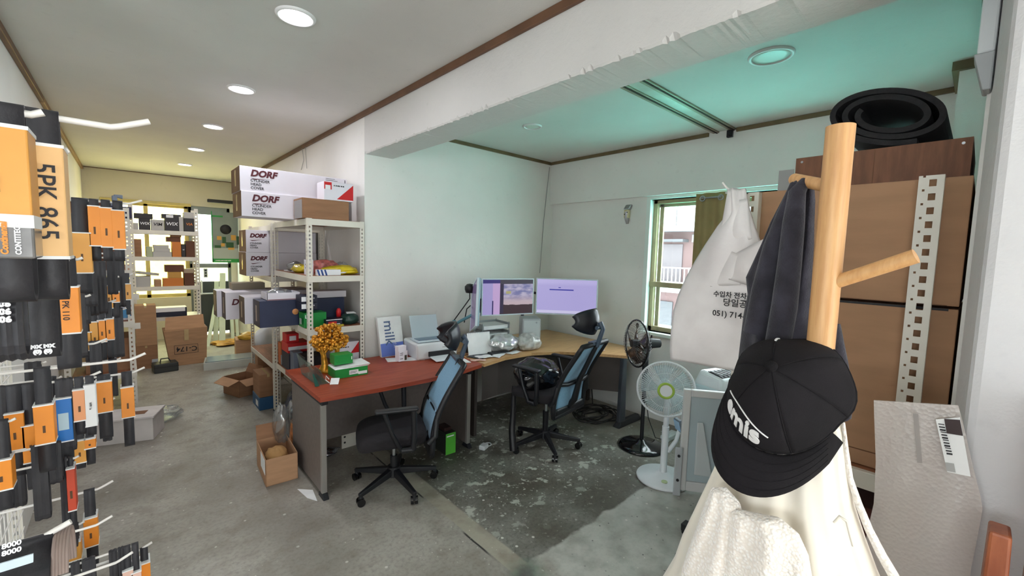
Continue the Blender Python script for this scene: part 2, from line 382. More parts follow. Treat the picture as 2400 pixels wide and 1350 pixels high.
# two metal rails across the alcove ceiling and the black clip at their end
RAILM = M('rail_metal', (150, 142, 122), .4, .6, var=.1)
for k, (y0, y1, lab) in enumerate(((1.545, 1.60, 'narrow metal ceiling rail nearer the round lamp'), (1.69, 1.745, 'narrow metal ceiling rail nearer the corner'))):
    r = MB().box((XW + .28, y0, ZA - .014), (XWIN, y1, ZA)).build('ceiling_rail', RAILM, bevel=.003); tag(r, lab, 'rail', 'alcove ceiling rails')
    MB().box((XW + .28, y0 + .014, ZA - .018), (XWIN, y0 + .026, ZA - .0135)).build('groove', M('groove_dark', (46, 40, 30), .7), r)
struct(MB().box((XW + .28, 1.60, ZA - .004), (XWIN, 1.69, ZA)).build('ceiling_strip', M('foil_strip', (196, 206, 196), .35, .3, var=.1)), 'foil-like joint strip between the two ceiling rails')
tag(MB().box((XWIN - .03, 1.565, ZA - .075), (XWIN, 1.615, ZA - .012)).cyl((XWIN - .03, 1.59, ZA - .06), (XWIN - .05, 1.59, ZA - .075), .008).build('wall_clip', BLACKP, bevel=.004), 'small black clip at the wall end of the ceiling rails', 'clip')
# white cable cover running down beside the pillar
c0 = thing('cable_duct', 'white plastic cable cover beside the pillar near the ceiling', 'cable cover', (1.98, .035, 2.30))
MB().box((1.94, .022, 2.36), (2.02, .06, ZA - .02)).build('cover', PLW, c0, bevel=.006)
MB().hull([(1.94, .022, 2.25), (2.02, .022, 2.25), (2.02, .04, 2.25), (1.94, .04, 2.25)], [(1.935, .022, 2.36), (2.025, .022, 2.36), (2.025, .066, 2.36), (1.935, .066, 2.36)]).build('end_piece', PLG, c0, bevel=.004)

# ---------------------------------------------------------------- window of the alcove
OLIVE = M('olive_aluminium', (168, 158, 124), .35, .3, var=.08); WTRIM = M('white_window_trim', (226, 236, 230), .4)
PANE = glassy('window_pane', (248, 252, 252), .05)
w1 = thing('window_1', None, None, (xi + .05, (WY0 + WY1) / 2, WZ0)); struct(w1, 'sliding window with olive aluminium frame and white surround')
MB().box((xi - .012, WY1 - .012, WZ0 - .02), (xi + .2, WY1 + .035, WZ1 + .035)).box((xi - .012, WY0, WZ1), (xi + .2, WY1, WZ1 + .035)).box((xi - .06, WY0, WZ0 - .035), (xi + .2, WY1 + .03, WZ0)).build('surround', WTRIM, w1, bevel=.004)
mb = MB(); xf = xi + .06
for (a, b) in ((WY1 - .055, WY1 - .012), (1.50, 1.55), (WY0, WY0 + .04)): mb.box((xf, a, WZ0), (xf + .05, b, WZ1))
mb.box((xf, WY0, WZ1 - .04), (xf + .05, WY1, WZ1)).box((xf, WY0, WZ0), (xf + .05, WY1, WZ0 + .05)).box((xf - .012, WY0, 1.40), (xf + .06, WY1, 1.455))
mb.box((xf + .055, WY1 - .10, WZ0), (xf + .08, WY1 - .055, WZ1)).box((xf + .055, WY0, WZ1 - .07), (xf + .08, WY1, WZ1 - .03))
mb.build('window_frame', OLIVE, w1, bevel=.004)
MB().box((xf + .02, 1.55, 1.455), (xf + .026, WY1 - .055, WZ1 - .04)).build('pane', PANE, w1)
MB().box((xf + .02, 1.55, WZ0 + .05), (xf + .026, WY1 - .055, 1.40)).build('pane', PANE, w1)
MB().box((xf + .02, WY0 + .04, WZ0 + .05), (xf + .026, 1.50, WZ1 - .04)).build('pane', PANE, w1)

# ---------------------------------------------------------------- outside the alcove window
tag(MB().box((4.4, -8, -.2), (8.6, 12, .25)).build('green_roof', M('green_roof_coat', (96, 188, 182), .6, var=.08, vs=2)), 'green painted flat roof outside the alcove window', 'roof')
BRICK = NT('red_brick'); co = BRICK.co('Object', (1, 1, 1)); bt = BRICK.n.new('ShaderNodeTexBrick'); mp = BRICK.n.new('ShaderNodeMapping'); mp.inputs['Rotation'].default_value = (pi / 2, 0, pi / 2)
BRICK.l.new(co, mp.inputs[0]); BRICK.l.new(mp.outputs[0], bt.inputs[0]); bt.inputs['Scale'].default_value = 2; bt.inputs[1].default_value = lin((104, 50, 54)); bt.inputs[2].default_value = lin((94, 44, 48)); bt.inputs[3].default_value = lin((104, 84, 82))
BRICK.color(bt.outputs[0]); BRICK.set(Roughness=.9)
HW = M('house_white', (132, 136, 138), .8); HG = M('house_grey', (84, 86, 88), .8)
hb = thing('house', 'red brick house with white balconies seen through the window', 'house', (22, 10, -6))
MB().box((20, 4, -6), (26, 16, 2.95)).build('wall', BRICK.m, hb)
MB().box((19.2, 3, 2.95), (26, 17, 3.2)).build('balcony_slab', HW, hb)
MB().box((18.9, 3, .05), (20, 17, .42)).build('balcony_slab', HW, hb)
MB().box((19.94, 9.75, .42), (20, 10.75, 2.35)).build('door', M('grey_door', (96, 90, 92), .6), hb)
MB().box((19.4, 9.5, 2.45), (20, 11.2, 2.58)).build('door_canopy', HG, hb)
MB().box((19.9, 9.0, 2.45), (20, 9.3, 2.8)).build('meter_box', HW, hb)
for (xx, zz, zt) in ((19.25, 3.2, 4.0), (18.95, .42, 1.25)):
    mb = MB(); mb.box((xx, 3.1, zt - .06), (xx + .06, 16.9, zt)).box((xx, 3.1, zz + .1), (xx + .06, 16.9, zz + .15))
    for k in range(69): mb.box((xx + .015, 3.1 + k * .2, zz), (xx + .045, 3.15 + k * .2, zt))
    mb.build('railing', HW, hb)
MB().box((22.5, 5, 3.2), (26, 9.2, 5.6)).build('penthouse', M('pale_stucco', (120, 128, 132), .8), hb)
for k in range(2): MB().box((19.92, 8.6 + k * 1.5, -3.2), (20, 9.8 + k * 1.5, -.5)).build('lower_window', HG, hb)
for k in range(3): MB().box((22.44, 5.6 + k * 1.2, 3.7), (22.5, 6.3 + k * 1.2, 4.7)).build('upper_window', M('dull_glass', (50, 62, 70), .3), hb)
sf = MB()
for k in range(8): sf.cyl((20.5, 6 + k * 1.1, 3.2), (20.5, 6 + k * 1.1, 5.2), .05).cyl((20.5, 6 + k * 1.1, 5.2), (25, 7 + k * 1.1, 5.7), .05)
sf.cyl((20.5, 5.8, 5.2), (20.5, 14, 5.2), .05).build('roof_frame', HG, hb)

# ---------------------------------------------------------------- windows and glass door of the back wall
YF = M('yellow_window_frame', (196, 178, 112), .5, var=.08)
YGL = glassy('yellow_film_pane', (255, 252, 214), .05); CGL = glassy('clear_back_pane', (236, 250, 246), .06)
w2 = thing('window_2', None, None, (.3, YB + .1, .75)); struct(w2, 'row of yellow-framed windows behind the far shelf')
mb = MB(); yf = YB + .06
for xx in (-.28, .24, .80): mb.box((xx, yf, .75), (xx + .06, yf + .05, 2.42))
for zz in (.75, 1.42, 2.36): mb.box((-.28, yf, zz), (.86, yf + .05, zz + .06))
mb.box((-.3, YB - .03, 2.40), (.90, YB + .05, 2.45)).build('window_frame', YF, w2, bevel=.004)
for xx in (-.22, .30):
    for (z0, z1) in ((.81, 1.42), (1.48, 2.36)): MB().box((xx, yf + .02, z0), (xx + .50, yf + .026, z1)).build('pane', YGL, w2)
dr = thing('door_1', None, None, (1.18, YB + .06, 0)); struct(dr, 'glass door with a long white handle at the aisle end')
MB().box((.86, YB + .03, 0), (.91, YB + .09, 2.42)).box((1.45, YB + .03, 0), (1.50, YB + .09, 2.42)).box((.86, YB + .03, 2.28), (1.50, YB + .09, 2.42)).box((.86, YB + .03, 1.28), (1.5, YB + .09, 1.36)).build('door_frame', M('door_frame_grey', (128, 134, 130), .4, .4), dr, bevel=.004)
MB().box((.91, YB + .05, 1.36), (1.45, YB + .058, 2.28)).build('pane', CGL, dr)
MB().box((.91, YB + .05, 1.02), (1.45, YB + .058, 1.28)).build('pane', CGL, dr)
MB().box((.91, YB + .045, .05), (1.45, YB + .065, 1.02)).build('lower_panel', M('dark_door_panel', (58, 64, 66), .4), dr)
mb = MB().tube([(1.02, YB + .03, 1.05), (1.02, YB - .03, 1.03), (1.02, YB - .03, .80), (1.02, YB + .03, .78)], .014); mb.build('handle', PLW, dr)
tag(MB().cyl((.98, YB - .06, .80), (1.52, YB - .06, .80), .014).cyl((1.5, YB - .06, .8), (1.5, YB, .8), .02).build('grab_rail', PLW), 'pale horizontal rail across the glass door', 'rail')
# daylight side of the back windows: yard wall
tag(MB().box((-6, 13.0, -1), (8, 13.3, 1.9)).build('yard_wall', M('yellow_yard_wall', (170, 156, 110), .8, var=.05)), 'sunlit yellow wall outside the far windows', 'wall')
tag(MB().box((-6, 10.3, -.3), (8, 13.0, -.05)).build('yard', M('yard_concrete', (190, 184, 168), .8, var=.05)), 'sunlit concrete yard outside the far windows', 'yard')

# ---------------------------------------------------------------- ceiling lamps
LGLOW = M('lamp_glow', (255, 252, 255), .4, emit=14.0); RIM = M('lamp_rim', (236, 236, 236), .35)
words = ['nearest the viewer', 'second from the viewer', 'in the middle of the row', 'fourth from the viewer', 'farthest, near the cream wall']
def lamp(x, y, z, r, lab, on, group):
    t = thing('ceiling_lamp', lab, 'lamp', (x, y, z), 0, group)
    MB().lathe([(r * .84, z * 0 - .004), (r * .86, -.012), (r * .95, -.012), (r * 1.02, -.004), (r * 1.02, 0)], 36).build('rim', RIM, t, local=True)
    MB().lathe([(0, -.008), (r * .6, -.0075), (r * .85, -.004), (r * .85, 0)], 36).build('diffuser', LGLOW if on else M('lamp_off', (206, 214, 204), .35), t, local=True)
    if on:
        l = bpy.data.lights.new('lamp_light', 'AREA'); l.shape = 'DISK'; l.size = r * 1.7; l.energy = LAMP_W; l.color = (.94, .93, 1.0)
        o = bpy.data.objects.new('lamp_light', l); COL.objects.link(o); o.parent = t; o.location = (0, 0, -.014)
    return t
for k in range(5): lamp(.70, 2.51 + 1.43 * k, ZC, .095, 'round lit ceiling lamp over the aisle, ' + words[k], True, 'aisle ceiling lamps')
lamp(2.74, .89, ZA, .115, 'round unlit lamp set in the alcove ceiling near the rolled mat', False, 'alcove ceiling lamps')
lamp(2.77, 2.83, ZA, .085, 'round unlit lamp in the alcove ceiling near the beam and corner', False, 'alcove ceiling lamps')

# ================================================================ desks
def wood(name, c1, c2, sc=(1.5, 14, 14), rough=.4):
    t = NT(name); co = t.co('Object', sc); f = t.step(t.noise(3, 6, co, .6), .3, .7); t.color(t.mix(f, lin(c1), lin(c2))); t.set(Roughness=rough); t.bump(t.noise(8, 4, co), .05, .004); return t.m
DESKR = wood('cherry_laminate', (142, 54, 28), (168, 72, 42), rough=.5)
DESKL = wood('beech_laminate', (196, 150, 100), (216, 172, 120), rough=.35)
PANELG = M('grey_brown_panel', (112, 103, 98), .55, var=.06, vs=30)
ALU = M('desk_edge_strip', (150, 146, 140), .4, .3)
DARKPAN = M('dark_desk_panel', (66, 58, 54), .6, var=.08)
d1 = thing('office_desk', 'cherry red office desk with grey side panels beside the parts rack', 'desk', (1.6, 3.25, 0))
pts = [(.905, 2.84), (1.3, 2.80), (1.7, 2.79), (2.05, 2.82), (2.285, 2.88), (2.30, 2.95), (2.30, 3.67), (.905, 3.67)]
MB().prism(pts, .03, tr(0, 0, .705)).build('desk_top', DESKR, d1, bevel=.008, seg=3)
for x0, lab in ((.935, 'side_panel'), (2.155, 'side_panel')):
    sp = MB().box((x0, 2.93, .035), (x0 + .028, 3.60, .66)).build(lab, PANELG, d1, bevel=.002)
    MB().box((x0 - .003, 2.905, .035), (x0 + .034, 2.932, .66)).build('edge_strip', ALU, sp, bevel=.004)
    MB().box((x0 - .006, 2.89, .66), (x0 + .04, 3.60, .705)).build('bracket', BLACKP, sp, bevel=.006)
    MB().hull([(x0 - .004, 2.87, 0), (x0 + .036, 2.87, 0), (x0 + .036, 2.98, 0), (x0 - .004, 2.98, 0)], [(x0 - .004, 2.90, .035), (x0 + .036, 2.90, .035), (x0 + .036, 2.96, .035), (x0 - .004, 2.96, .035)]).build('foot', BLACKP, sp, bevel=.004)
    MB().box((x0 - .004, 3.5, 0), (x0 + .036, 3.6, .035)).build('foot', BLACKP, sp, bevel=.004)
MB().box((.963, 3.38, .20), (2.155, 3.40, .69)).build('modesty_panel', PANELG, d1)
MB().cyl((.96, 3.30, .06), (.96, 3.30, .03), .012).build('adjuster', BLACKP, d1)

d2 = thing('corner_desk', 'beech topped corner desk with dark panel under the window', 'desk', (3.3, 3.2, 0))
pts = [(2.31, 2.88), (2.62, 2.95), (2.95, 2.93), (3.22, 2.80), (3.44, 2.56), (3.64, 2.28), (4.03, 2.28), (4.03, 3.74), (2.31, 3.74)]
MB().prism(pts, .028, tr(0, 0, .705)).build('desk_top', DESKL, d2, bevel=.006)
fr = [(2.40, 3.02), (2.62, 3.05), (2.97, 3.03), (3.28, 2.88), (3.50, 2.60), (3.67, 2.34)]
mb = MB(); v = []; f = []
for (x, y) in fr: v += [(x, y, .34), (x, y, .70), (x + .015, y + .015, .34), (x + .015, y + .015, .70)]
for i in range(len(fr) - 1): a = i * 4; b = a + 4; f += [(a, b, b + 1, a + 1), (a + 2, a + 3, b + 3, b + 2), (a + 1, b + 1, b + 3, a + 3), (a, a + 2, b + 2, b)]
mb.add(v, f).build('modesty_panel', DARKPAN, d2)
GMET = M('gunmetal_leg', (92, 98, 106), .3, .7, var=.1)
MB().hull([(3.60, 2.30, .05), (3.70, 2.30, .05), (3.70, 2.35, .05), (3.60, 2.35, .05)], [(3.62, 2.30, .705), (3.68, 2.30, .705), (3.68, 2.35, .705), (3.62, 2.35, .705)]).build('leg', GMET, d2, bevel=.012, seg=3)
MB().hull([(3.56, 2.28, 0), (4.0, 2.28, 0), (4.0, 2.37, 0), (3.56, 2.37, 0)], [(3.62, 2.30, .06), (3.95, 2.30, .06), (3.95, 2.35, .06), (3.62, 2.35, .06)]).build('foot_bar', BLACKP, d2, bevel=.012, seg=3)
MB().box((2.34, 3.05, 0), (2.37, 3.7, .705)).build('leg', DARKPAN, d2)
MB().box((3.98, 3.0, 0), (4.02, 3.7, .705)).build('leg', DARKPAN, d2)

# ================================================================ office chairs
MESHB = NT('blue_mesh_fabric'); co = MESHB.co('Object', (1, 1, 1)); vv = MESHB.voro(420, co)
MESHB.color(MESHB.mix(MESHB.step(vv, .2, .6), lin((84, 132, 172)), lin((140, 186, 214)))); MESHB.set(Roughness=.8, Sheen_Weight=.2); MESHB = MESHB.m
def backy(z): t = (z - .30) / .62; return -.235 - .20 * t + .05 * math.sin(pi * t * 1.2)
def make_chair(name, label, dz, seat_tag, base0, rz):
    t = thing(name, label, 'office chair', (0, 0, 0), 0, 'blue mesh office chairs')
    z0 = dz
    def L(mb, nm, m, par=t, **k): return mb.build(nm, m, par, local=True, **k)
    # seat cushion
    def seat(u, v):
        a = 2 * pi * u; ca, sa = math.cos(a), math.sin(a); e = .45
        X = math.copysign(abs(ca) ** e, ca) * .245; Y = math.copysign(abs(sa) ** e, sa) * .24
        lay = [(0, .385), (.75, .385), (.97, .395), (1.0, .43), (.97, .462), (.8, .474), (0, .47)]
        k = v * 6; i = min(int(k), 5); q = k - i; s = lay[i][0] * (1 - q) + lay[i + 1][0] * q; z = lay[i][1] * (1 - q) + lay[i + 1][1] * q
        Yy = Y * s + .02; z -= max(0, Yy - .10) ** 2 * 1.3
        return (X * s, Yy, z + z0)
    L(MB().grid(seat, 40, 12, closeu=True), 'seat', DARKF)
    L(MB().cbox((0, 0, .37 + z0), (.24, .26, .04)), 'seat_plate', BLACKP, bevel=.01)
    if seat_tag: L(MB().box((.2445, -.06, .418 + z0), (.2475, -.03, .432 + z0)), 'care_tag', WHITE)
    # back frame ring
    def hw(z): k = (z - .30) / .62; return .235 - .045 * k - .10 * max(0, .12 - k)
    zs = [.30 + .62 * i / 16 for i in range(17)]
    ring = [(-hw(z), backy(z), z + z0) for z in zs] + [(hw(z), backy(z), z + z0) for z in zs[::-1]]
    L(MB().tube(ring, .021, 8, closed=True), 'back_frame', BLACKP)
    zc = .585
    L(MB().tube([(-hw(zc), backy(zc), zc + z0), (-.12, backy(zc) - .015, zc + z0 - .015), (.12, backy(zc) - .015, zc + z0 - .015), (hw(zc), backy(zc), zc + z0)], .018), 'lumbar_bar', BLACKP)
    def panel(za, zb, inset):
        def fn(u, v):
            z = za + (zb - za) * v; return ((u * 2 - 1) * (hw(z) - inset), backy(z) - .012 * (1 - (u * 2 - 1) ** 2), z + z0)
        return MB().grid(fn, 10, 12)
    L(panel(zc, .915, .005), 'back_mesh', MESHB, solid=.006)
    L(panel(.36, zc, .03), 'lower_mesh', MESHB, solid=.006)
    def low(u, v):
        z = .285 + .08 * v; return ((u * 2 - 1) * hw(max(z, .30)), backy(z), z + z0)
    L(MB().grid(low, 8, 3), 'back_base', BLACKP, solid=.03, soff=0)
    for s in (-1, 1): L(MB().tube([(s * .235, -.21, .40 + z0), (s * .245, backy(.45) - .01, .45 + z0), (s * .22, backy(.55), .56 + z0)], .02), 'side_brace', BLACKP)
    L(MB().tube([(0, -.05, .36 + z0), (0, -.24, .35 + z0), (0, backy(.42) - .05, .42 + z0), (0, backy(.6) - .05, .6 + z0), (0, backy(.9) - .03, .92 + z0)], [.028, .03, .028, .022, .018]), 'spine', BLACKP)
    # headrest
    def head(u, v):
        a = (u * 2 - 1); x = .145 * a; z = 1.10 + (v * 2 - 1) * (.018 + .085 * math.sqrt(max(0, 1 - .96 * a * a))); y = -.47 + .11 * a * a + .03 * (v * 2 - 1) ** 2
        return (x, y, z + z0)
    L(MB().grid(head, 14, 8), 'headrest', M('headrest_vinyl', (30, 33, 40), .35), solid=.022, soff=0)
    L(MB().tube([(0, backy(.9) - .03, .90 + z0), (0, -.50, .96 + z0), (0, -.53, 1.05 + z0), (0, -.50, 1.10 + z0)], [.018, .02, .018, .022]).cyl((-.05, -.50, 1.06 + z0), (.05, -.50, 1.06 + z0), .016).cbox((0, -.46, .93 + z0), (.12, .05, .022)), 'headrest_bracket', M('steel_blue_plastic', (70, 86, 104), .4))
    # armrests
    for s in (-1, 1):
        x = s * .285
        a = L(MB().box((x - .028, -.13, .665 + z0), (x + .028, .15, .69 + z0)), 'armrest', BLACKP, bevel=.012, seg=3)
        L(MB().tube([(x, .09, .67 + z0), (x, .04, .52 + z0), (x, -.02, .40 + z0), (x * .9, -.05, .385 + z0)], .014).tube([(x, -.10, .67 + z0), (x, -.105, .5 + z0), (x, -.10, .40 + z0), (x * .92, -.06, .385 + z0)], .019).tube([(x, -.02, .40 + z0), (x, -.10, .395 + z0)], .017), 'arm_support', BLACKP, a)
        L(MB().cbox((s * .20, -.05, .382 + z0), (.16, .05, .014)), 'arm_bracket', BLACKP, a)
    L(MB().tube([(.10, .05, .36 + z0), (.20, .07, .35 + z0), (.27, .08, .335 + z0)], [.008, .009, .013]), 'lever', BLACKP)
    # column and star base
    L(MB().cyl((0, 0, .13), (0, 0, .24 + z0), .026).cyl((0, 0, .07), (0, 0, .13), .032), 'gas_column', BLACKP)
    L(MB().cyl((0, 0, .24 + z0), (0, 0, .36 + z0), .014), 'piston', STEEL)
    L(MB().cyl((0, 0, .085), (0, 0, .15), .055, .045), 'hub', BLACKP)
    for k in range(5):
        a = 2 * pi * k / 5 + base0 - rz; c, s = math.cos(a), math.sin(a); n = Vector((-s, c, 0)); d = Vector((c, s, 0))
        lo = [d * .03 + n * .026 + Vector((0, 0, .09)), d * .31 + n * .016 + Vector((0, 0, .062)), d * .31 - n * .016 + Vector((0, 0, .062)), d * .03 - n * .026 + Vector((0, 0, .09))]
        hi = [d * .03 + n * .022 + Vector((0, 0, .14)), d * .315 + n * .012 + Vector((0, 0, .088)), d * .315 - n * .012 + Vector((0, 0, .088)), d * .03 - n * .022 + Vector((0, 0, .14))]
        leg = L(MB().hull(lo, hi), 'base_leg', BLACKP, bevel=.006)
        p = d * .30; ca = a + 1.1; w = Vector((math.cos(ca), math.sin(ca), 0))
        cs = L(MB().cyl(p + w * -.024 + Vector((0, 0, .027)), p + w * -.006 + Vector((0, 0, .027)), .027, n=18).cyl(p + w * .006 + Vector((0, 0, .027)), p + w * .024 + Vector((0, 0, .027)), .027, n=18), 'caster', BLACKG, leg, bevel=.004)
        L(MB().cyl(p + Vector((0, 0, .03)), p + Vector((0, 0, .07)), .018, .012), 'caster_stem', BLACKP, leg)
    return t
def place(t, x, y, d, scale=1.0):
    t.location = (x, y, 0); t.rotation_euler = (0, 0, math.atan2(d[1], d[0]) - pi / 2); PMAT[t.name] = tr(x, y, 0) @ rotz(t.rotation_euler.z)
ch1 = make_chair('office_chair', 'blue mesh office chair turned sideways at the cherry red desk', -.01, True, 3.456, math.atan2(.36, -.93) - pi / 2); place(ch1, 1.39, 2.76, (-.93, .36))
ch2 = make_chair('office_chair', 'blue mesh office chair facing the monitors at the corner desk', .085, False, 4.19, math.atan2(.99, -.12) - pi / 2); place(ch2, 2.72, 2.50, (-.12, .99))

# ================================================================ monitors
SCRD = M('screen_dark', (34, 32, 44), .25, emit=.25)
def screen_mat(name, kind):
    t = NT(name); t.set(Roughness=.25); co = t.co('Object'); x, y, z = t.xyz(co)   # local x 0..w, z 0..h
    if kind == 'doc':
        c = t.mix(t.step(z, .30, .345), lin((178, 170, 224)), lin((190, 182, 232)))
        bar = t.math('MULTIPLY', t.math('LESS_THAN', t.math('ABSOLUTE', t.math('SUBTRACT', z, .262)), .006), t.math('LESS_THAN', t.math('ABSOLUTE', t.math('SUBTRACT', x, .265)), .125))
        bar2 = t.math('MULTIPLY', t.math('LESS_THAN', t.math('ABSOLUTE', t.math('SUBTRACT', z, .285)), .004), t.math('LESS_THAN', t.math('ABSOLUTE', t.math('SUBTRACT', x, .245)), .012))
        low = t.math('LESS_THAN', z, .014); c = t.mix(t.math('MAXIMUM', bar, bar2), c, lin((52, 52, 160))); c = t.mix(low, c, lin((60, 58, 84)))
        c = t.mix(t.math('MULTIPLY', t.math('LESS_THAN', z, .045), t.math('SUBTRACT', 1.0, low)), c, lin((206, 202, 236)))
    else:
        sky = t.mix(t.step(t.noise(9, 4, t.co('Object', (1, 1, 3))), .35, .65), lin((120, 122, 168)), lin((190, 182, 206)))
        sky = t.mix(t.step(z, .12, .22), lin((196, 176, 184)), sky); sky = t.mix(t.math('LESS_THAN', z, t.math('ADD', .085, t.math('MULTIPLY', t.noise(14, 2, co), .04))), sky, lin((66, 50, 56)))
        c = t.mix(t.math('LESS_THAN', z, .012), sky, lin((44, 40, 60)))
        win = t.math('LESS_THAN', x, .20); wc = t.mix(t.math('GREATER_THAN', x, .12), lin((168, 158, 210)), lin((198, 168, 214)))
        wc = t.mix(t.math('GREATER_THAN', z, .325), wc, lin((62, 54, 120))); c = t.mix(win, c, wc)
        c = t.mix(t.math('MULTIPLY', t.math('GREATER_THAN', x, .115), t.math('MULTIPLY', t.math('LESS_THAN', x, .128), t.math('LESS_THAN', z, .15))), c, lin((50, 42, 96)))
        c = t.mix(t.math('MULTIPLY', t.math('GREATER_THAN', x, .20), t.math('MULTIPLY', t.math('LESS_THAN', x, .24), t.math('GREATER_THAN', z, .02))), c, lin((58, 50, 74)))
        c = t.mix(t.math('MULTIPLY', t.math('LESS_THAN', t.math('ABSOLUTE', t.math('SUBTRACT', x, .295)), .028), t.math('LESS_THAN', t.math('ABSOLUTE', t.math('SUBTRACT', z, .232)), .014)), c, lin((176, 170, 120)))
        c = t.mix(t.math('GREATER_THAN', z, .318), c, t.mix(win, lin((70, 66, 80)), wc))
    t.color((0.01, 0.01, 0.01, 1)); t.l.new(c, t.b.inputs['Emission Color']); t.set(Emission_Strength=.85); return t.m
FRAMEW = M('monitor_frame_white', (208, 222, 228), .35)
def monitor(label, BL, BR, TL, kind, arm=None):
    BL, BR, TL = Vector(BL), Vector(BR), Vector(TL); r = (BR - BL); w = r.length; r.normalize(); u = TL - BL; u = u - r * u.dot(r); h = u.length; u.normalize(); n = r.cross(u)  # n toward the viewer
    X = Matrix(((r.x, -n.x, u.x, BL.x), (r.y, -n.y, u.y, BL.y), (r.z, -n.z, u.z, BL.z), (0, 0, 0, 1)))
    t = bpy.data.objects.new('monitor', None); COL.objects.link(t); t.matrix_world = X; PMAT[t.name] = X; tag(t, label, 'monitor', 'monitors over the corner desk')
    b = .011
    MB().box((0, -.002, 0), (b, .02, h)).box((w - b, -.002, 0), (w, .02, h)).box((b, -.002, 0), (w - b, .02, b)).box((b, -.002, h - b), (w - b, .02, h)).build('bezel', FRAMEW, t, local=True, bevel=.002)
    MB().box((.002, .018, .002), (w - .002, .035, h - .002)).build('back_shell', M('monitor_back', (156, 188, 200), .4), t, local=True, bevel=.006)
    sm = screen_mat('screen_' + kind, kind) if kind != 'side' else M('screen_side', (120, 104, 140), .2, emit=.3)
    s = MB().box((b, .002, b), (w - b, .006, h - b)).build('screen', sm, t, local=True)
    MB().cbox((w / 2, .05, h / 2), (.12, .03, .12)).build('mount_plate', BLACKP, t, local=True, bevel=.004)
    return t, X
mB, XB = monitor('left widescreen monitor showing a chat window and a cloudy wallpaper', (2.58, 3.28, 1.085), (3.145, 3.12, 1.085), (2.58, 3.28, 1.458), 'desk')
mC, XC = monitor('right widescreen monitor showing a pale blue document page', (3.175, 3.115, 1.085), (3.60, 2.64, 1.085), (3.175, 3.115, 1.465), 'doc')
mA, XA = monitor('narrow side-on monitor left of the two widescreens', at(1101, 779, Y=3.38), at(1114, 764, Y=3.10), at(1111, 664, Y=3.40), 'side')
arm = thing('pole_mount', 'dark steel desk pole with arms holding the monitors', 'mount', (3.22, 3.36, .733))
MB().cyl((3.22, 3.36, .733), (3.22, 3.36, 1.36), .018).build('pole', M('dark_steel', (70, 74, 80), .35, .6), arm)
MB().cbox((3.22, 3.36, .741), (.12, .12, .016)).build('base_plate', BLACKP, arm, bevel=.004)
MB().tube([(3.22, 3.36, 1.25), (3.05, 3.42, 1.25), (2.885, 3.255, 1.27)], .014).build('arm', BLACKP, arm)
MB().tube([(3.22, 3.36, 1.30), (3.36, 3.24, 1.28), (3.44, 2.93, 1.275)], .014).build('arm', BLACKP, arm)
a2 = thing('pole_mount', 'pale blue arm with black clamp head behind the side-on monitor', 'mount', (2.52, 3.66, .733))
MB().cyl((2.52, 3.66, .733), (2.52, 3.66, 1.0), .018).tube([(2.52, 3.66, .95), (2.50, 3.5, 1.02), (2.62, 3.30, 1.15)], .016).build('arm', M('teal_arm', (96, 150, 164), .4), a2)
MB().lathe([(0, -.05), (.04, -.045), (.052, -.01), (.052, .02), (.03, .045), (0, .05)], 14, Matrix.Translation(at(1101, 676, Y=3.50))).build('clamp_head', BLACKP, a2)
MB().tube([at(1104, 678, Y=3.50), at(1112, 690, Y=3.42), Vector((2.62, 3.30, 1.2))], .012).build('joint', BLACKP, a2)
MB().tube([at(1103, 716, Y=3.5), at(1094, 724, Y=3.5), at(1091, 740, Y=3.5), at(1088, 756, Y=3.5)], .006).build('cable', BLACKP, a2)
MB().tube([(2.52, 3.66, 1.0), at(1101, 700, Y=3.52), at(1101, 676, Y=3.50)], .006).build('upright', BLACKP, a2)

# ================================================================ printer and desk clutter
pr = thing('printer', 'white inkjet printer with its paper tray raised on the red desk', 'printer', (2.10, 3.43, .735), -.10)
def LP(mb, nm, m, par=pr, **k): return mb.build(nm, m, par, local=True, **k)
bd = LP(MB().hull([(-.20, -.15, 0), (.20, -.15, 0), (.20, .14, 0), (-.20, .14, 0)], [(-.215, -.16, .15), (.215, -.16, .15), (.215, .15, .16), (-.215, .15, .16)]), 'body', PLW, bevel=.02, seg=4)
LP(MB().box((-.19, -.13, .155), (.19, .05, .172)), 'scanner_lid', M('printer_lid', (196, 208, 216), .3), bevel=.006)
LP(MB().box((-.17, -.11, .172), (.17, .00, .176)), 'lid_recess', M('printer_dark_blue', (92, 116, 136), .3), bevel=.002)
LP(MB().hull([(-.14, .10, .15), (.14, .10, .15), (.14, .112, .15), (-.14, .112, .15)], [(-.15, .16, .36), (.13, .16, .36), (.13, .168, .36), (-.15, .168, .36)]), 'paper_tray', M('tray_blue_white', (206, 220, 228), .4), bevel=.004)
LP(MB().box((-.10, -.175, .03), (.15, -.158, .075)), 'output_slot', BLACKP, bevel=.003)
LP(MB().hull([(-.09, -.30, .008), (.14, -.30, .008), (.14, -.16, .02), (-.09, -.16, .02)], [(-.09, -.30, .02), (.14, -.30, .02), (.14, -.16, .034), (-.09, -.16, .034)]), 'output_tray', PLW, bevel=.006)
MB().box((.04, -.1615, .10), (.09, -.1595, .107)).build('logo_print', GREYST, pr, local=True)

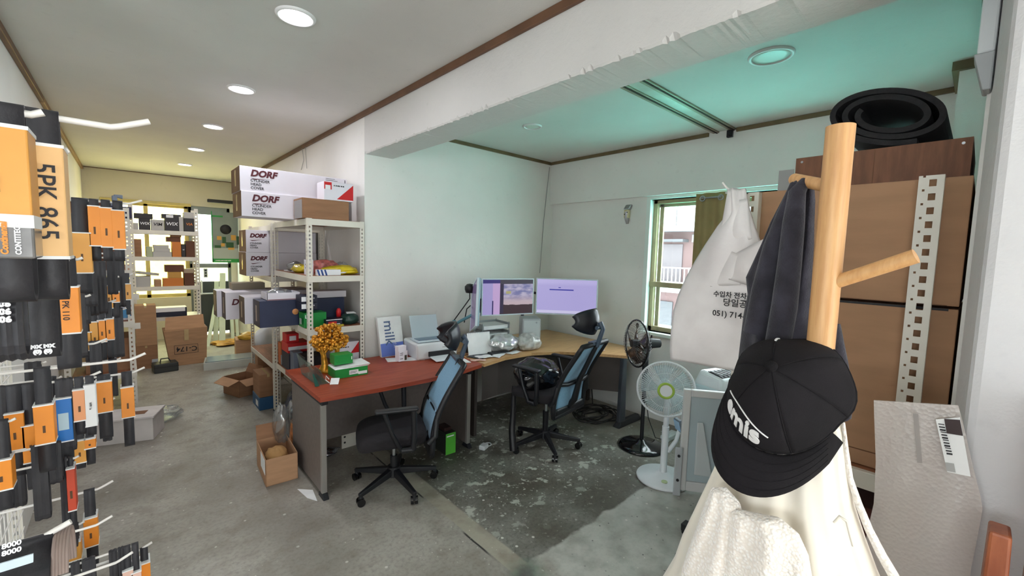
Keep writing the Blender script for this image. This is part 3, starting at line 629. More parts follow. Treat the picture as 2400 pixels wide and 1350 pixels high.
mk = thing('paper_pack', 'upright pack of copy paper printed milk with a blue lower band', 'paper pack', (1.80, 3.62, .735), .0)
A = .19
MB().hull([(-.115, -.03, 0), (.115, -.03, 0), (.115, .01, 0), (-.115, .01, 0)], [(-.118, .06, .355), (.118, .06, .355), (.118, .10, .355), (-.118, .10, .355)]).build('pack', PAPER, mk, local=True, bevel=.004)
sn = Vector((0, .09, .355)).normalized()
def mkp(x, s): return Vector((x, -.03, 0)) + sn * s
MB().hull([mkp(-.112, .006) + Vector((0, -.002, 0)), mkp(.112, .006) + Vector((0, -.002, 0)), mkp(.112, .006), mkp(-.112, .006)], [mkp(-.113, .125) + Vector((0, -.002, 0)), mkp(.113, .125) + Vector((0, -.002, 0)), mkp(.113, .125), mkp(-.113, .125)]).build('blue_band', M('milk_blue', (104, 126, 206), .4), mk, local=True)
text(mk, 'milk', mkp(-.02, .335), -sn, (1, 0, 0), .135, M('milk_ink', (84, 104, 140), .5), bold=.001, lift=.003)
text(mk, '75\n78', mkp(.01, .10), (1, 0, 0), sn, .032, WHITE, lift=.004)
def paper(label, corners, thick=.002, m=PAPER, name='paper_sheet', cat='paper', group=None):
    lo = [Vector(c) for c in corners]; hi = [c + Vector((0, 0, thick)) for c in lo]
    return tag(MB().hull(lo, hi).build(name, m), label, cat, group)
D = .7352
paper('flat white wrapping paper in front of the milk pack', [(1.66, 3.42, D), (1.96, 3.30, D), (2.0, 3.40, D), (1.70, 3.55, D)], .004, name='wrapping_paper')
ib = thing('ink_box', 'small white ink cartridge box standing before the milk pack', 'box', (1.775, 3.39, .7395), .15)
MB().box((-.045, -.03, 0), (.045, .03, .09)).build('body', BOXW, ib, local=True, bevel=.002)
MB().box((-.05, -.025, .09), (.035, .025, .135)).build('upper_pack', BOXW, ib, local=True, bevel=.002)
MB().box((.012, -.0315, .006), (.036, -.0302, .05)).build('black_print', M('olive_black_print', (66, 66, 52), .5), ib, local=True)
pline(ib, -.036, .0, -.03, .07, .006, INK); pline(ib, -.036, -.005, -.03, .055, .006, INK); pline(ib, -.036, -.002, -.03, .02, .006, INK)
paper('white sheet lying beside the chair headrest on the red desk', [(2.02, 3.06, D), (2.24, 2.98, D), (2.27, 3.12, D), (2.10, 3.20, D)], .003)
cal = thing('desk_calendar', 'blank white desk calendar standing under the side-on monitor', 'calendar', (2.50, 3.22, .733), -.15)
MB().hull([(-.13, -.06, 0), (.12, -.06, 0), (.12, -.055, 0), (-.13, -.055, 0)], [(-.13, -.01, .21), (.12, -.01, .21), (.12, -.005, .21), (-.13, -.005, .21)]).build('page', PAPER, cal, local=True)
MB().hull([(-.13, .05, 0), (.12, .05, 0), (.12, .055, 0), (-.13, .055, 0)], [(-.13, -.004, .21), (.12, -.004, .21), (.12, .0, .21), (-.13, .0, .21)]).build('stand', BLACKP, cal, local=True)
mb = MB()
for k in range(12): mb.tube([(-.11 + k * .019, -.012, .20), (-.11 + k * .019, -.014, .216), (-.11 + k * .019, .004, .216), (-.11 + k * .019, .004, .20)], .0012, 5)
mb.build('binding', STEEL, cal, local=True)
lt = thing('letter_tray', 'grey white stack of letter trays behind the papers under the monitors', 'tray', (2.83, 3.45, .733), -.1)
for k in range(3):
    tz = .02 + k * .085
    tr_ = MB().box((-.17, -.13, tz), (.17, .13, tz + .006)).box((-.17, -.13, tz), (-.164, .13, tz + .06)).box((.164, -.13, tz), (.17, .13, tz + .06)).box((-.17, .124, tz), (.17, .13, tz + .06)).build('tray', PLG, lt, local=True, bevel=.002)
    MB().box((-.15, -.12, tz + .006), (.15, .11, tz + .04)).build('papers', PAPER, tr_, local=True)
for sx in (-.165, .165):
    MB().cyl((sx, -.12, 0), (sx, -.12, .26), .004, n=6).cyl((sx, .12, 0), (sx, .12, .26), .004, n=6).build('riser', PLG, lt, local=True)
bs = thing('computer_case', 'pale grey square case between tray stack and chair headrest', 'case', (3.20, 3.22, .733), -.6)
MB().box((-.10, -.11, 0), (.10, .11, .30)).build('case_body', PLG, bs, local=True, bevel=.012, seg=3)
MB().box((-.085, -.116, .02), (.085, -.108, .28)).build('front_panel', M('pale_panel', (200, 206, 206), .4), bs, local=True, bevel=.003)
MB().cyl((.05, -.116, .26), (.05, -.122, .26), .008).build('power_button', STEEL, bs, local=True)
rs = random.Random(11)
DKP = M('dark_folder', (44, 50, 58), .5)
plabs = [('dark folder lying at the left end of the corner desk', DKP, 2.46, 3.12, .24, .17, .006, .3), ('white sheet across the dark folder', PAPER, 2.44, 3.05, .15, .10, .002, -.2),
         ('crumpled pinkish receipt at the seam of the two desks', PINKS, 2.335, 3.00, .14, .06, .006, -.5), ('white envelope on the beech top beside the dark folder', PAPER, 2.60, 3.03, .18, .09, .004, .5),
         ('loose white page near the front edge of the beech top', PAPER, 2.80, 3.03, .16, .08, .003, .2), ('brown paper envelope behind the dark folder', CARD, 2.40, 3.30, .22, .12, .004, .1)]
zt = .7335
for i, (lab, m, x, y, w, d, h, a) in enumerate(plabs):
    z = zt + (.008 if 'across' in lab else 0) + (.002 if i == 3 else 0)
    X = tr(x, y, z) @ rotz(a); nu = 6
    mb = MB().grid(lambda u, v: X @ Vector(((u - .5) * w, (v - .5) * d, .0015 + .006 * abs(math.sin(u * 5 + v * 3 + i)))), 8, 6)
    tag(mb.build('document', m, solid=.0015, soff=1), lab, 'paper', 'loose papers on the corner desk')
# heap of crumpled film and paper on the desk, and the dark glossy bag on the chair seat
def crumple(c, r, seed, n=44, amp=.35):
    q = random.Random(seed); dirs = [(Vector((q.gauss(0, 1), q.gauss(0, 1), q.gauss(0, 1))).normalized(), q.uniform(2, 7), q.uniform(0, 6)) for _ in range(10)]
    def fn(u, v):
        a = 2 * pi * u; b = pi * (v - .5); d = Vector((math.cos(a) * math.cos(b), math.sin(a) * math.cos(b), math.sin(b)))
        k = 1 + amp * sum(abs(math.sin(d.dot(w) * f + p)) - .5 for w, f, p in dirs) / 4
        p = Vector((d.x * r[0], d.y * r[1], d.z * r[2])) * k
        return Vector(c) + Vector((p.x, p.y, max(p.z, -r[2] * .9)))
    return MB().grid(fn, n, n // 2, smooth=True, closeu=True)
tag(crumple((2.78, 3.17, .81), (.17, .115, .08), 5, amp=.34).build('crumpled_film', M('silver_film', (214, 216, 214), .18, .55, var=.25, vs=14)), 'crumpled silvery packing film heaped on the beech top', 'packing film')
tag(crumple((3.03, 3.06, .81), (.13, .10, .08), 9, amp=.3).build('crumpled_paper', M('crumple_grey', (196, 196, 190), .35, .2, var=.3, vs=18)), 'crumpled grey white paper heaped beneath the right monitor', 'paper')
p = Vector((2.66, 2.565, .66))
tag(crumple(p, (.20, .185, .125), 21, 60, .22).build('plastic_bag', M('black_bag_film', (22, 22, 25), .16, .1, coat=.5, var=.3, vs=12)), 'crumpled glossy black plastic bag heaped on the seat of the monitor-side chair', 'bag')
tag(MB().tube([at(1205, 905, Y=2.72), at(1203, 960, Y=2.66), at(1200, 1010, Y=2.60), at(1203, 1056, Y=2.56)], [.02, .026, .03, .032], 10).build('umbrella', M('black_umbrella_cloth', (24, 23, 26), .4, var=.3, vs=30)), 'dark furled umbrella standing under the corner desk by the chair', 'umbrella')
# bundle of white cords on the return
mb = MB(); q = random.Random(4)
for k in range(7):
    c = Vector((3.62 + q.uniform(-.05, .05), 2.63 + q.uniform(-.05, .05), .742 + k * .007)); r = q.uniform(.05, .09)
    mb.tube([c + Vector((math.cos(a) * r, math.sin(a) * r * .8, math.sin(a * 2 + k) * .006)) for a in [2 * pi * i / 20 for i in range(20)]], .0045, 6, closed=True)
tag(mb.build('cord_coil', M('cord_beige', (214, 190, 172), .5)), 'tangled pale cords coiled on the lit end of the corner desk', 'cord')
tag(crumple((3.58, 2.70, .762), (.05, .04, .028), 31, 24).build('red_pouch', M('red_pouch_cloth', (196, 70, 66), .6)), 'small red pouch behind the chair headrest', 'pouch')
# keyboard and mouse
kb = thing('keyboard', 'black computer keyboard half buried in papers', 'keyboard', (2.66, 3.11, .7345), -.1)
MB().box((-.10, -.05, 0), (.12, .05, .012)).build('case', BLACKP, kb, local=True, bevel=.004)
mb = MB()
for i in range(11):
    for j in range(5): mb.box((-.094 + i * .019, -.044 + j * .018, .012), (-.094 + i * .019 + .016, -.044 + j * .018 + .015, .017))
mb.build('keys', M('key_grey', (52, 54, 58), .5), kb, local=True)
# cable that runs up the corner, wall bracket beside the window
tag(MB().tube([at(1265, 640, Y=3.70), at(1268, 600, Y=3.74), at(1274, 520, Y=3.75), at(1281, 455, Y=3.752), at(1288, 392, Y=3.753)], .0045, 6).build('wall_cable', M('grey_cable', (150, 150, 148), .5)), 'thin grey cable running down the alcove corner to the monitors', 'cable')
wt = thing('wall_hook', 'chrome and cream bottle-opener shaped hook on the wall beside the window', 'hook', (4.07, 2.635, 2.05))
MB().tube([(4.075, 2.635, 2.07), (4.06, 2.635, 2.12), (4.055, 2.635, 2.20)], [.014, .022, .026], 10).build('chrome_tip', STEEL, wt)
MB().box((4.04, 2.605, 2.13), (4.085, 2.665, 2.22)).build('cream_body', M('cream_plastic', (214, 200, 160), .4), wt, bevel=.01)
MB().hull([(4.03, 2.60, 2.22), (4.085, 2.60, 2.22), (4.085, 2.67, 2.22), (4.03, 2.67, 2.22)], [(4.05, 2.58, 2.275), (4.085, 2.58, 2.275), (4.085, 2.65, 2.275), (4.05, 2.65, 2.275)]).build('top_guard', STEEL, wt, bevel=.01)
MB().cyl((4.038, 2.62, 2.19), (4.032, 2.62, 2.19), .006).cyl((4.038, 2.65, 2.17), (4.032, 2.65, 2.17), .006).build('screw', BLACKP, wt)
# curtain with eyelets
cu = thing('curtain', 'short olive eyelet curtain hung over the right half of the window', 'curtain', (4.02, 1.70, 1.4))
CURT = M('olive_curtain', (160, 140, 96), .9, var=.08, bump=.2, bs=300)
MB().grid(lambda u, v: (4.02 + .018 * math.sin(u * 16), 1.52 + .34 * u, 1.35 + .97 * v), 40, 10).build('cloth', CURT, cu, solid=.004)
for yy in (1.625, 1.79): MB().tube([(3.995, yy + .022 * math.cos(a), 2.27 + .022 * math.sin(a)) for a in [2 * pi * i / 16 for i in range(16)]], .006, 6, closed=True).build('eyelet', STEEL, cu)
MB().cyl((4.0, 1.62, 2.275), (4.0, 1.80, 2.275), .009).build('rod', STEEL, cu)

# things on the floor by the desks
def carton(label, c, d, rz=0, m=CARD, name='cardboard_box', cat='box', group=None, tape=True, bev=.003, z=None, mats=None):
    "closed carton: body, lid seam and tape; c = centre of its base"
    t = thing(name, label, cat, c, rz, group); w, l, h = d[0] / 2, d[1] / 2, d[2]
    if mats: MB().box((-w, -l, 0), (w, l, h), mats[1]).build('body', mats[0], t, local=True, bevel=bev)
    else: MB().box((-w, -l, 0), (w, l, h)).build('body', m, t, local=True, bevel=bev)
    if tape:
        if d[0] >= d[1]: MB().box((-w - .0008, -.012, h - .03), (w + .0008, .012, h + .001)).build('tape', TAPE, t, local=True)
        else: MB().box((-.012, -l - .0008, h - .03), (.012, l + .0008, h + .001)).build('tape', TAPE, t, local=True)
    return t
gb = carton('bright green carton standing on the floor under the red desk', (1.985, 3.00, 0), (.10, .20, .185), -.03, name='green_box', tape=False, mats=([M('black_print_carton', (34, 40, 34), .5), GREEN2], [0, 0, 1, 0, 0, 0]))
MB().box((-.04, -.1012, .155), (.03, -.1004, .164)).build('white_print', WHITE, gb, local=True)
MB().box((-.035, -.05, .185), (.035, .06, .215)).build('black_insert', M('black_red_carton', (50, 26, 24), .5), gb, local=True, bevel=.003)
ad = thing('power_adapter', 'white power adapter with looped cord on the floor by the desk foot', 'adapter', (2.26, 2.80, 0), .4)
MB().box((-.04, -.03, 0), (.04, .03, .04)).build('body', PLW, ad, local=True, bevel=.01, seg=3)
MB().tube([(.04 + .035 * (1 - math.cos(a)), .03 * math.sin(a), .008) for a in [2 * pi * i / 18 for i in range(18)]], .005, 6, closed=True).build('cord', PLW, ad, local=True)
tag(crumple((1.13, 3.55, .02), (.13, .07, .022), 41, 36, .5).build('foil_bag', M('foil_black_silver', (120, 122, 130), .12, .9, var=.6, vs=9)), 'flattened shiny foil bag on the floor behind the desk side', 'bag')
wp = thing('metal_plate', 'white perforated metal plate leaning under the red desk', 'plate', (1.42, 3.56, 0))
MB().box((1.31, 3.56, .0), (1.56, 3.565, .14)).build('plate', RACKW, wp)
mb = MB()
for k in range(2): mb.cyl((1.335, 3.5595, .05 + k * .05), (1.335, 3.5575, .05 + k * .05), .009, n=10)
mb.build('hole', INK, wp)
cc = MB(); q = random.Random(8)
for k in range(9):
    c = Vector((3.62 + q.uniform(-.06, .06), 2.62 + q.uniform(-.06, .06), .012 + k * .008)); r = q.uniform(.17, .26)
    cc.tube([c + Vector((math.cos(a) * r, math.sin(a) * r * .8, .012 * math.sin(a * 3 + k))) for a in [2 * pi * i / 30 for i in range(30)]], .007, 6, closed=True)
cc.tube([(3.75, 2.75, .08), (3.9, 2.9, .3), (3.95, 3.0, .6)], .007)
tag(cc.build('cable_coil', M('black_cable', (40, 38, 36), .5)), 'loose coil of dark cable on the floor under the corner desk', 'cable')
tag(MB().box((3.66, 1.82, 0), (3.88, 1.90, .045)).cyl((3.72, 1.86, .045), (3.72, 1.86, .05), .018).cyl((3.80, 1.86, .045), (3.80, 1.86, .05), .018).build('power_strip', PLW, bevel=.008), 'white power strip on the floor behind the black fan', 'power strip')
tag(MB().tube([(3.42, 1.945, .55), (3.48, 1.93, .25), (3.63, 1.93, .02), (3.645, 1.87, .02)], .004, 6).build('fan_cord', BLACKP), 'thin black cord from the black fan to the power strip', 'cord')
ob = thing('open_carton', 'small open carton of packing scraps on the floor beside the red desk', 'box', (.795, 3.50, 0), -.06)
w, l, h, T = .105, .20, .20, .004
mb = MB().box((-w, -l, 0), (w, l, T)).box((-w, -l, 0), (w, -l + T, h)).box((-w, l - T, 0), (w, l, h)).box((-w, -l, 0), (-w + T, l, h)).box((w - T, -l, 0), (w, l, h)); mb.build('body', CARD, ob, local=True)
MB().hull([(-w, l - T, h), (w, l - T, h), (w, l, h), (-w, l, h)], [(-w, l + .02, h + .11), (w, l + .02, h + .11), (w, l + .026, h + .11), (-w, l + .026, h + .11)]).build('flap', CARD2, ob, local=True)
MB().box((-w - .0015, -l + .02, .08), (-w - .0003, 0, .19)).build('label', PAPER, ob, local=True)
tag(crumple((.78, 3.44, .16), (.065, .09, .05), 51, 30, .3).build('packing_scrap', M('kraft_scrap', (166, 126, 76), .8, var=.1)), 'brown packing scrap inside the small open carton', 'packing scrap')
tag(crumple((.87, 3.66, .30), (.05, .07, .15), 55, 30, .4).build('plastic_bag', CELLO), 'clear crumpled plastic bag sticking out behind the small open carton', 'bag')
tag(MB().hull([(.86, 2.98, .001), (.90, 2.90, .001), (.92, 3.06, .001), (.84, 3.14, .001)], [(.86, 2.98, .003), (.90, 2.90, .003), (.92, 3.06, .003), (.84, 3.14, .003)]).build('paper_scrap', PAPER), 'pale torn paper scrap on the floor by the desk panel', 'paper')

# ================================================================ fans
def cage(c, ax, r, m_ring, m_wire, par, n=56, depth=.06, back=.07, rings=2):
    ax = Vector(ax).normalized(); u = ax.cross(Vector((0, 0, 1))).normalized(); w = u.cross(ax)
    def pt(a, rr, k): return c + (u * math.cos(a) + w * math.sin(a)) * rr + ax * k
    MB().tube([pt(2 * pi * i / 40, r, 0) for i in range(40)], .008, 8, closed=True).build('outer_ring', m_ring, par)
    for sgn, dp, nm in ((1, depth, 'front_grille'), (-1, back, 'rear_grille')):
        mb = MB()
        for i in range(n):
            a = 2 * pi * i / n
            mb.tube([pt(a, r * .24, sgn * dp), pt(a + .12, r * .62, sgn * dp * .92), pt(a + .18, r * .9, sgn * dp * .55), pt(a + .2, r, 0)], .0013, 4)
        mb.tube([pt(2 * pi * i / 40, r * .62, sgn * dp * .92) for i in range(40)], .0016, 5, closed=True)
        mb.build(nm, m_wire, par)
    return pt
fb = thing('pedestal_fan', 'black pedestal fan beside the corner desk facing the chairs', 'fan', (3.36, 1.95, 0), 0, 'pedestal fans')
bx_, by_ = 3.40, 1.94
MB().lathe([(0, .0), (.205, 0), (.21, .012), (.17, .03), (.05, .045), (.03, .07), (0, .07)], 40, tr(bx_, by_, 0)).build('base', BLACKG, fb)
MB().cyl((bx_, by_, .05), (bx_, by_, .62), .017).cyl((bx_, by_, .62), (bx_ - .01, by_, .90), .024, .03).build('pole', BLACKP, fb)
hc = Vector((3.30, 1.98, .955)); ax = Vector((-.86, .51, .02)).normalized()
MB().cyl(hc - ax * .08, hc - ax * .22, .05, .038, 20).cyl(hc - ax * .14 + Vector((0, 0, .05)), hc - ax * .14 + Vector((0, 0, .075)), .008).build('motor_housing', BLACKP, fb, bevel=.006)
MB().cyl((bx_ - .01, by_, .88), hc - ax * .15, .028, .03).build('neck', BLACKP, fb)
DKW = M('dark_chrome_wire', (88, 86, 88), .3, .7)
cage(hc, ax, .205, BLACKG, DKW, fb, 44)
u = ax.cross(Vector((0, 0, 1))).normalized(); w_ = u.cross(ax)
MB().cyl(hc - ax * .02, hc + ax * .05, .034, n=20).build('hub', BLACKP, fb)
SMK = glassy('smoked_blade', (176, 160, 150), .12, .1, .15, (60, 50, 46))
for k in range(5):
    a0 = 2 * pi * k / 5
    def bl(uu, v):
        a = a0 + (uu - .5) * (.5 + .35 * v) + .25 * v; rr = .03 + .15 * v
        return hc + (u * math.cos(a) + w_ * math.sin(a)) * rr + ax * ((uu - .5) * .05)
    MB().grid(bl, 6, 8).build('blade', SMK, fb, solid=.002)
fw = thing('pedestal_fan', 'white pedestal fan with lime ring round its hub, nearest the coat stand', 'fan', (3.05, 1.52, 0), 0, 'pedestal fans')
bx_, by_ = 3.03, 1.53
MB().lathe([(0, .0), (.195, 0), (.20, .01), (.195, .022), (.06, .035), (.04, .06), (0, .06)], 40, tr(bx_, by_, 0)).build('base', PLW, fw)
MB().cyl((bx_ - .09, by_ - .06, .03), (bx_ - .09, by_ - .06, .036), .022, n=20).build('foot_switch', M('pale_lime', (186, 202, 150), .4), fw)
MB().cyl((bx_, by_, .04), (bx_, by_, .42), .026).cyl((bx_, by_, .42), (bx_, by_, .62), .02).build('pole', PLW, fw)
hc = Vector((2.965, 1.515, .73)); ax = Vector((-.86, -.50, .06)).normalized()
MB().cyl(hc - ax * .06, hc - ax * .20, .055, .04, 20).build('motor_housing', PLW, fw, bevel=.008)
MB().tube([(bx_, by_, .60), (bx_ + .03, by_ + .02, .66), tuple(hc - ax * .13)], .026).build('neck', PLW, fw)
WWIRE = M('white_wire', (214, 220, 220), .4)
pt = cage(hc, ax, .205, PLW, WWIRE, fw, 72, .05)
MB().tube([pt(2 * pi * i / 32, .052, .054) for i in range(32)], .010, 8, closed=True).build('lime_ring', M('lime_plastic', (160, 190, 70), .4), fw)
MB().cyl(hc + ax * .045, hc + ax * .058, .048, n=24).build('hub_cap', PLW, fw)
u = ax.cross(Vector((0, 0, 1))).normalized(); w_ = u.cross(ax)
WBL = glassy('clear_blade', (226, 236, 238), .1, .1, .25, (214, 224, 226))
for k in range(5):
    a0 = 2 * pi * k / 5
    def bl(uu, v):
        a = a0 + (uu - .5) * (.6 + .4 * v) + .25 * v; rr = .03 + .15 * v
        return hc + (u * math.cos(a) + w_ * math.sin(a)) * rr + ax * ((uu - .5) * .05)
    MB().grid(bl, 6, 8).build('blade', WBL, fw, solid=.002)
cpos = Vector((bx_ + .03, by_ - .09, .45)); Xc = tr(*cpos) @ rotz(-.52) @ Matrix.Rotation(-.25, 4, 'Y')
MB().cbox((0, 0, 0), (.03, .085, .10), 0, Xc).build('control_box', M('control_grey', (96, 106, 116), .4), fw, bevel=.008)
MB().cbox((-.017, 0, .004), (.004, .07, .078), 0, Xc).build('display', M('display_blue', (158, 190, 218), .2), fw, bevel=.002)
MB().tube([tuple(cpos + Vector((.01, 0, -.04))), (bx_ + .04, by_ - .07, .32), (bx_ + .02, by_ - .02, .22)], .016).build('control_stalk', PLW, fw)
# air purifier, white framed panel, low dolly
ap = thing('air_purifier', 'white air purifier with a dark top vent behind the white fan', 'air purifier', (3.50, 1.30, 0), -.3)
MB().hull([(-.20, -.14, 0), (.20, -.14, 0), (.20, .14, 0), (-.20, .14, 0)], [(-.20, -.14, .74), (.20, -.14, .74), (.20, .14, .74), (-.20, .14, .74)]).build('body', M('blue_white_plastic', (206, 222, 226), .3), ap, local=True, bevel=.05, seg=5)
MB().hull([(-.20, -.14, .70), (.20, -.14, .70), (.20, .14, .70), (-.20, .14, .70)], [(-.15, -.10, .80), (.15, -.10, .80), (.15, .12, .83), (-.15, .12, .83)]).build('top_cap', PLW, ap, local=True, bevel=.03, seg=4)
MB().hull([(-.13, -.08, .80), (.13, -.08, .80), (.13, .05, .815), (-.13, .05, .815)], [(-.13, -.08, .806), (.13, -.08, .806), (.13, .05, .826), (-.13, .05, .826)]).build('vent', BLACKP, ap, local=True)
mb = MB()
for k in range(6): mb.box((-.12 + k * .042, -.07, .815), (-.112 + k * .042, .04, .829))
mb.build('vent_slat', PLG, ap, local=True)
pn = thing('framed_panel', 'white framed panel leaning behind the cap and white fan', 'panel', (3.05, 1.2, 0), math.atan2(-.36, .26))
W_, H_ = .46, .78
def PN(mb, nm, m): return mb.build(nm, m, pn, local=True, bevel=.006)
PN(MB().box((-.2, -.02, .03), (-.15, .02, H_)).box((W_ - .25, -.02, .03), (W_ - .2, .02, H_)).box((-.15, -.02, .03), (W_ - .25, .02, .10)).box((-.15, -.02, H_ - .05), (W_ - .25, .02, H_)), 'frame', M('panel_frame_white', (208, 208, 206), .4))
PN(MB().box((-.15, -.008, .10), (W_ - .25, .008, H_ - .05)), 'infill', M('panel_infill', (176, 190, 194), .4))
PN(MB().hull([(-.10, -.03, .16), (.02, -.03, .16), (.02, -.012, .16), (-.10, -.012, .16)], [(-.10, -.03, .55), (-.06, -.03, .55), (-.06, -.012, .55), (-.10, -.012, .55)]), 'inner_flap', M('panel_flap', (198, 204, 204), .4))
PN(MB().box((-.24, -.05, .0), (-.19, -.035, .36)), 'hinge_plate', PLG)
PN(MB().cyl((-.215, -.05, .30), (-.215, -.056, .30), .010).cyl((-.215, -.05, .12), (-.215, -.056, .12), .010), 'bolt', BLACKP)
PN(MB().box((.04, -.014, .30), (.09, -.0085, .42)), 'sticker', M('beige_sticker', (206, 192, 160), .6))
do = thing('wheeled_dolly', 'low white wheeled dolly on black casters half hidden by the fleece jacket', 'dolly', (2.65, 1.0, 0), 0)
MB().hull([(2.22, .80, .075), (2.75, .80, .075), (2.75, 1.10, .075), (2.22, .92, .075)], [(2.22, .80, .10), (2.75, .80, .10), (2.75, 1.10, .10), (2.22, .92, .10)]).build('deck', PLW, do, bevel=.006)
for (x, y) in ((2.52, 1.10), (2.24, .995), (2.70, .84), (2.27, .84)):
    cs = MB().cyl((x, y - .016, .032), (x, y + .016, .032), .032, n=18).build('caster', BLACKG, do, bevel=.005)
    MB().hull([(x - .03, y - .022, .03), (x + .01, y - .022, .03), (x + .01, y + .022, .03), (x - .03, y + .022, .03)], [(x - .035, y - .022, .076), (x + .03, y - .022, .076), (x + .03, y + .022, .076), (x - .035, y + .022, .076)]).build('caster_hood', BLACKP, cs, bevel=.004)

# ================================================================ perforated racks
def flange(mb, o, u, w, z0, z1, hw_, hh, pitch, off=0.0):
    "strip of plate from o along u (width w) with one column of holes"
    o = Vector(o); u = Vector(u).normalized(); a = (w - hw_) / 2 + off; b = a + hw_
    def q(s0, s1, za, zb):
        k = [o + u * s0, o + u * s1]; mb.add([(k[0].x, k[0].y, za), (k[1].x, k[1].y, za), (k[1].x, k[1].y, zb), (k[0].x, k[0].y, zb)], [(0, 1, 2, 3)])
    q(0, a, z0, z1); q(b, w, z0, z1); z = z0
    n = int((z1 - z0) / pitch)
    for i in range(n):
        zc = z0 + (i + .5) * pitch; q(a, b, z, zc - hh / 2); z = zc + hh / 2
    q(a, b, z, z1)
def rack(name, label, x0, x1, y0, y1, h, levels, group=None, bh=.052, fw=.038, front='both', board=SHELFB):
    t = thing(name, label, 'rack', ((x0 + x1) / 2, (y0 + y1) / 2, 0), 0, group)
    for (x, y, sx, sy) in ((x0, y0, 1, 1), (x1, y0, -1, 1), (x0, y1, 1, -1), (x1, y1, -1, -1)):
        mb = MB(); flange(mb, (x, y, 0), (sx, 0, 0), fw, 0, h, .012, .016, .034); flange(mb, (x, y, 0), (0, sy, 0), fw, 0, h, .012, .016, .034)
        mb.build('post', RACKW, t, solid=.002, soff=0)
        MB().box((x - .003 if sx > 0 else x - fw - .002, y - .003 if sy > 0 else y - fw - .002, 0), (x + fw + .002 if sx > 0 else x + .003, y + fw + .002 if sy > 0 else y + .003, .018)).build('foot', BLACKP, t)
    for z in levels:
        MB().box((x0 + .004, y0 - .004, z - bh), (x1 - .004, y0 + .002, z)).box((x0 + .004, y0, z - .003), (x1 - .004, y0 + .02, z)).build('beam', RACKW, t, bevel=.0015)
        MB().box((x0 + .004, y1 - .002, z - bh), (x1 - .004, y1 + .004, z)).build('beam', RACKW, t, bevel=.0015)
        MB().box((x0 - .004, y0 + .004, z - bh), (x0 + .002, y1 - .004, z)).build('beam', RACKW, t, bevel=.0015)
        MB().box((x1 - .002, y0 + .004, z - bh), (x1 + .004, y1 - .004, z)).build('beam', RACKW, t, bevel=.0015)
        MB().box((x0 + .003, y0 + .003, z - .012), (x1 - .003, y1 - .003, z + .002)).build('board', board, t)
    return t
LV = [1.955, 1.482, 1.032, .53]
rack('parts_rack', 'cream perforated parts rack at the wall corner behind the red desk', 1.10, 1.578, 3.72, 4.78, 1.96, LV, 'cream perforated racks')
LV2 = [1.93, 1.41, .98, .50]
rack('parts_rack', 'second cream perforated rack, behind the first along the aisle wall', 1.085, 1.578, 4.83, 5.90, 1.95, LV2, 'cream perforated racks')

def fbox(label, px, Y, zb, pt, depth, m=CARD, mats=None, name='carton', cat='box', group=None, rz=0.0, tape=True, py=None, maxx=None):
    "carton whose front face stands on plane Y between photo columns px, base at height zb, top at photo row pt"
    pm = py if py is not None else pt
    x0 = at(px[0], pm, Y=Y).x; x1 = at(px[1], pm, Y=Y).x
    if maxx: x1 = min(x1, maxx)
    h = at((px[0] + px[1]) / 2, pt, Y=Y).z - zb
    t = carton(label, ((x0 + x1) / 2, Y + depth / 2, zb), (x1 - x0, depth, max(h, .02)), rz, m, name, cat, group, tape, .002, mats=mats)
    t['w'] = 0; del t['w']
    return t, (x1 - x0) / 2, depth / 2, max(h, .02)
SIDEBR = M('carton_end_brown', (120, 88, 58), .7, var=.12)
def dorf(label, x0, x1, y0, depth, zb, h, group='long white cylinder head cover cartons', stripes=False, logo=True, off=.075, ts=1.0):
    t = carton(label, ((x0 + x1) / 2, y0 + depth / 2, zb), (x1 - x0, depth, h), 0, name='long_carton', group=group, tape=False, mats=([BOXW, SIDEBR], [0, 0, 0, 0, 0, 1]))
    hx = (x1 - x0) / 2; l = depth / 2
    if logo:
        text(t, 'DORF', (-hx + off, -l, h * .74), (1, 0, 0), (0, 0, 1), ts * .072 * h / .2, MAROON, .25, .0035)
        MB().add([(-hx + off, -l - .0015, h * .545), (-hx + off + .03 * ts, -l - .0015, h * .535), (-hx + off + .17 * ts, -l - .0015, h * .575), (-hx + off + .03 * ts, -l - .0015, h * .50)], [(0, 3, 2, 1)]).build('logo_stroke', MAROON, t, local=True)
        text(t, 'CYLINDER\nHEAD\nCOVER', (-hx + off, -l, h * .30), (1, 0, 0), (0, 0, 1), ts * .030 * h / .2, INK, 0, .0006)
    MB().box((-hx - .0015, -.02, h * .25), (-hx - .0003, .02, h * .9)).build('end_tape', TAPE, t, local=True)
    if stripes:
        mb = MB()
        for k in range(13):
            z = h * .08 + k * h * .07; r = math.sqrt(max(0, 1 - ((k - 6) / 6.6) ** 2)); mb.box((hx - .19, -l - .0014, z), (hx - .19 + .04 + .10 * r, -l - .0004, z + .003))
        mb.build('logo_lines', INK, t, local=True); MB().box((hx - .02, -l - .0014, .02), (hx - .014, -l - .0004, h - .01)).build('edge_print', INK, t, local=True)
    return t
dorf('upper long white cylinder head cover carton on top of the rack', .695, 1.555, 4.06, .37, 2.163, .20, stripes=True)
dorf('lower long white cylinder head cover carton on top of the rack', .70, 1.56, 4.05, .37, 1.959, .203)
dorf('upper long white carton on the second shelf of the far rack', .89, 1.56, 4.97, .36, 1.655, .225, off=.035, ts=.66)
dorf('lower long white carton on the second shelf of the far rack', .885, 1.56, 4.96, .36, 1.414, .24, off=.04, ts=.62)
kx0, kx1 = at(708, 470, Y=3.75).x, at(818, 472, Y=3.75).x
kb_ = carton('plain kraft carton on the front top edge of the rack', ((kx0 + kx1) / 2, 3.87, 1.959), (kx1 - kx0, .24, .165), 0, CARD2, tape=False)
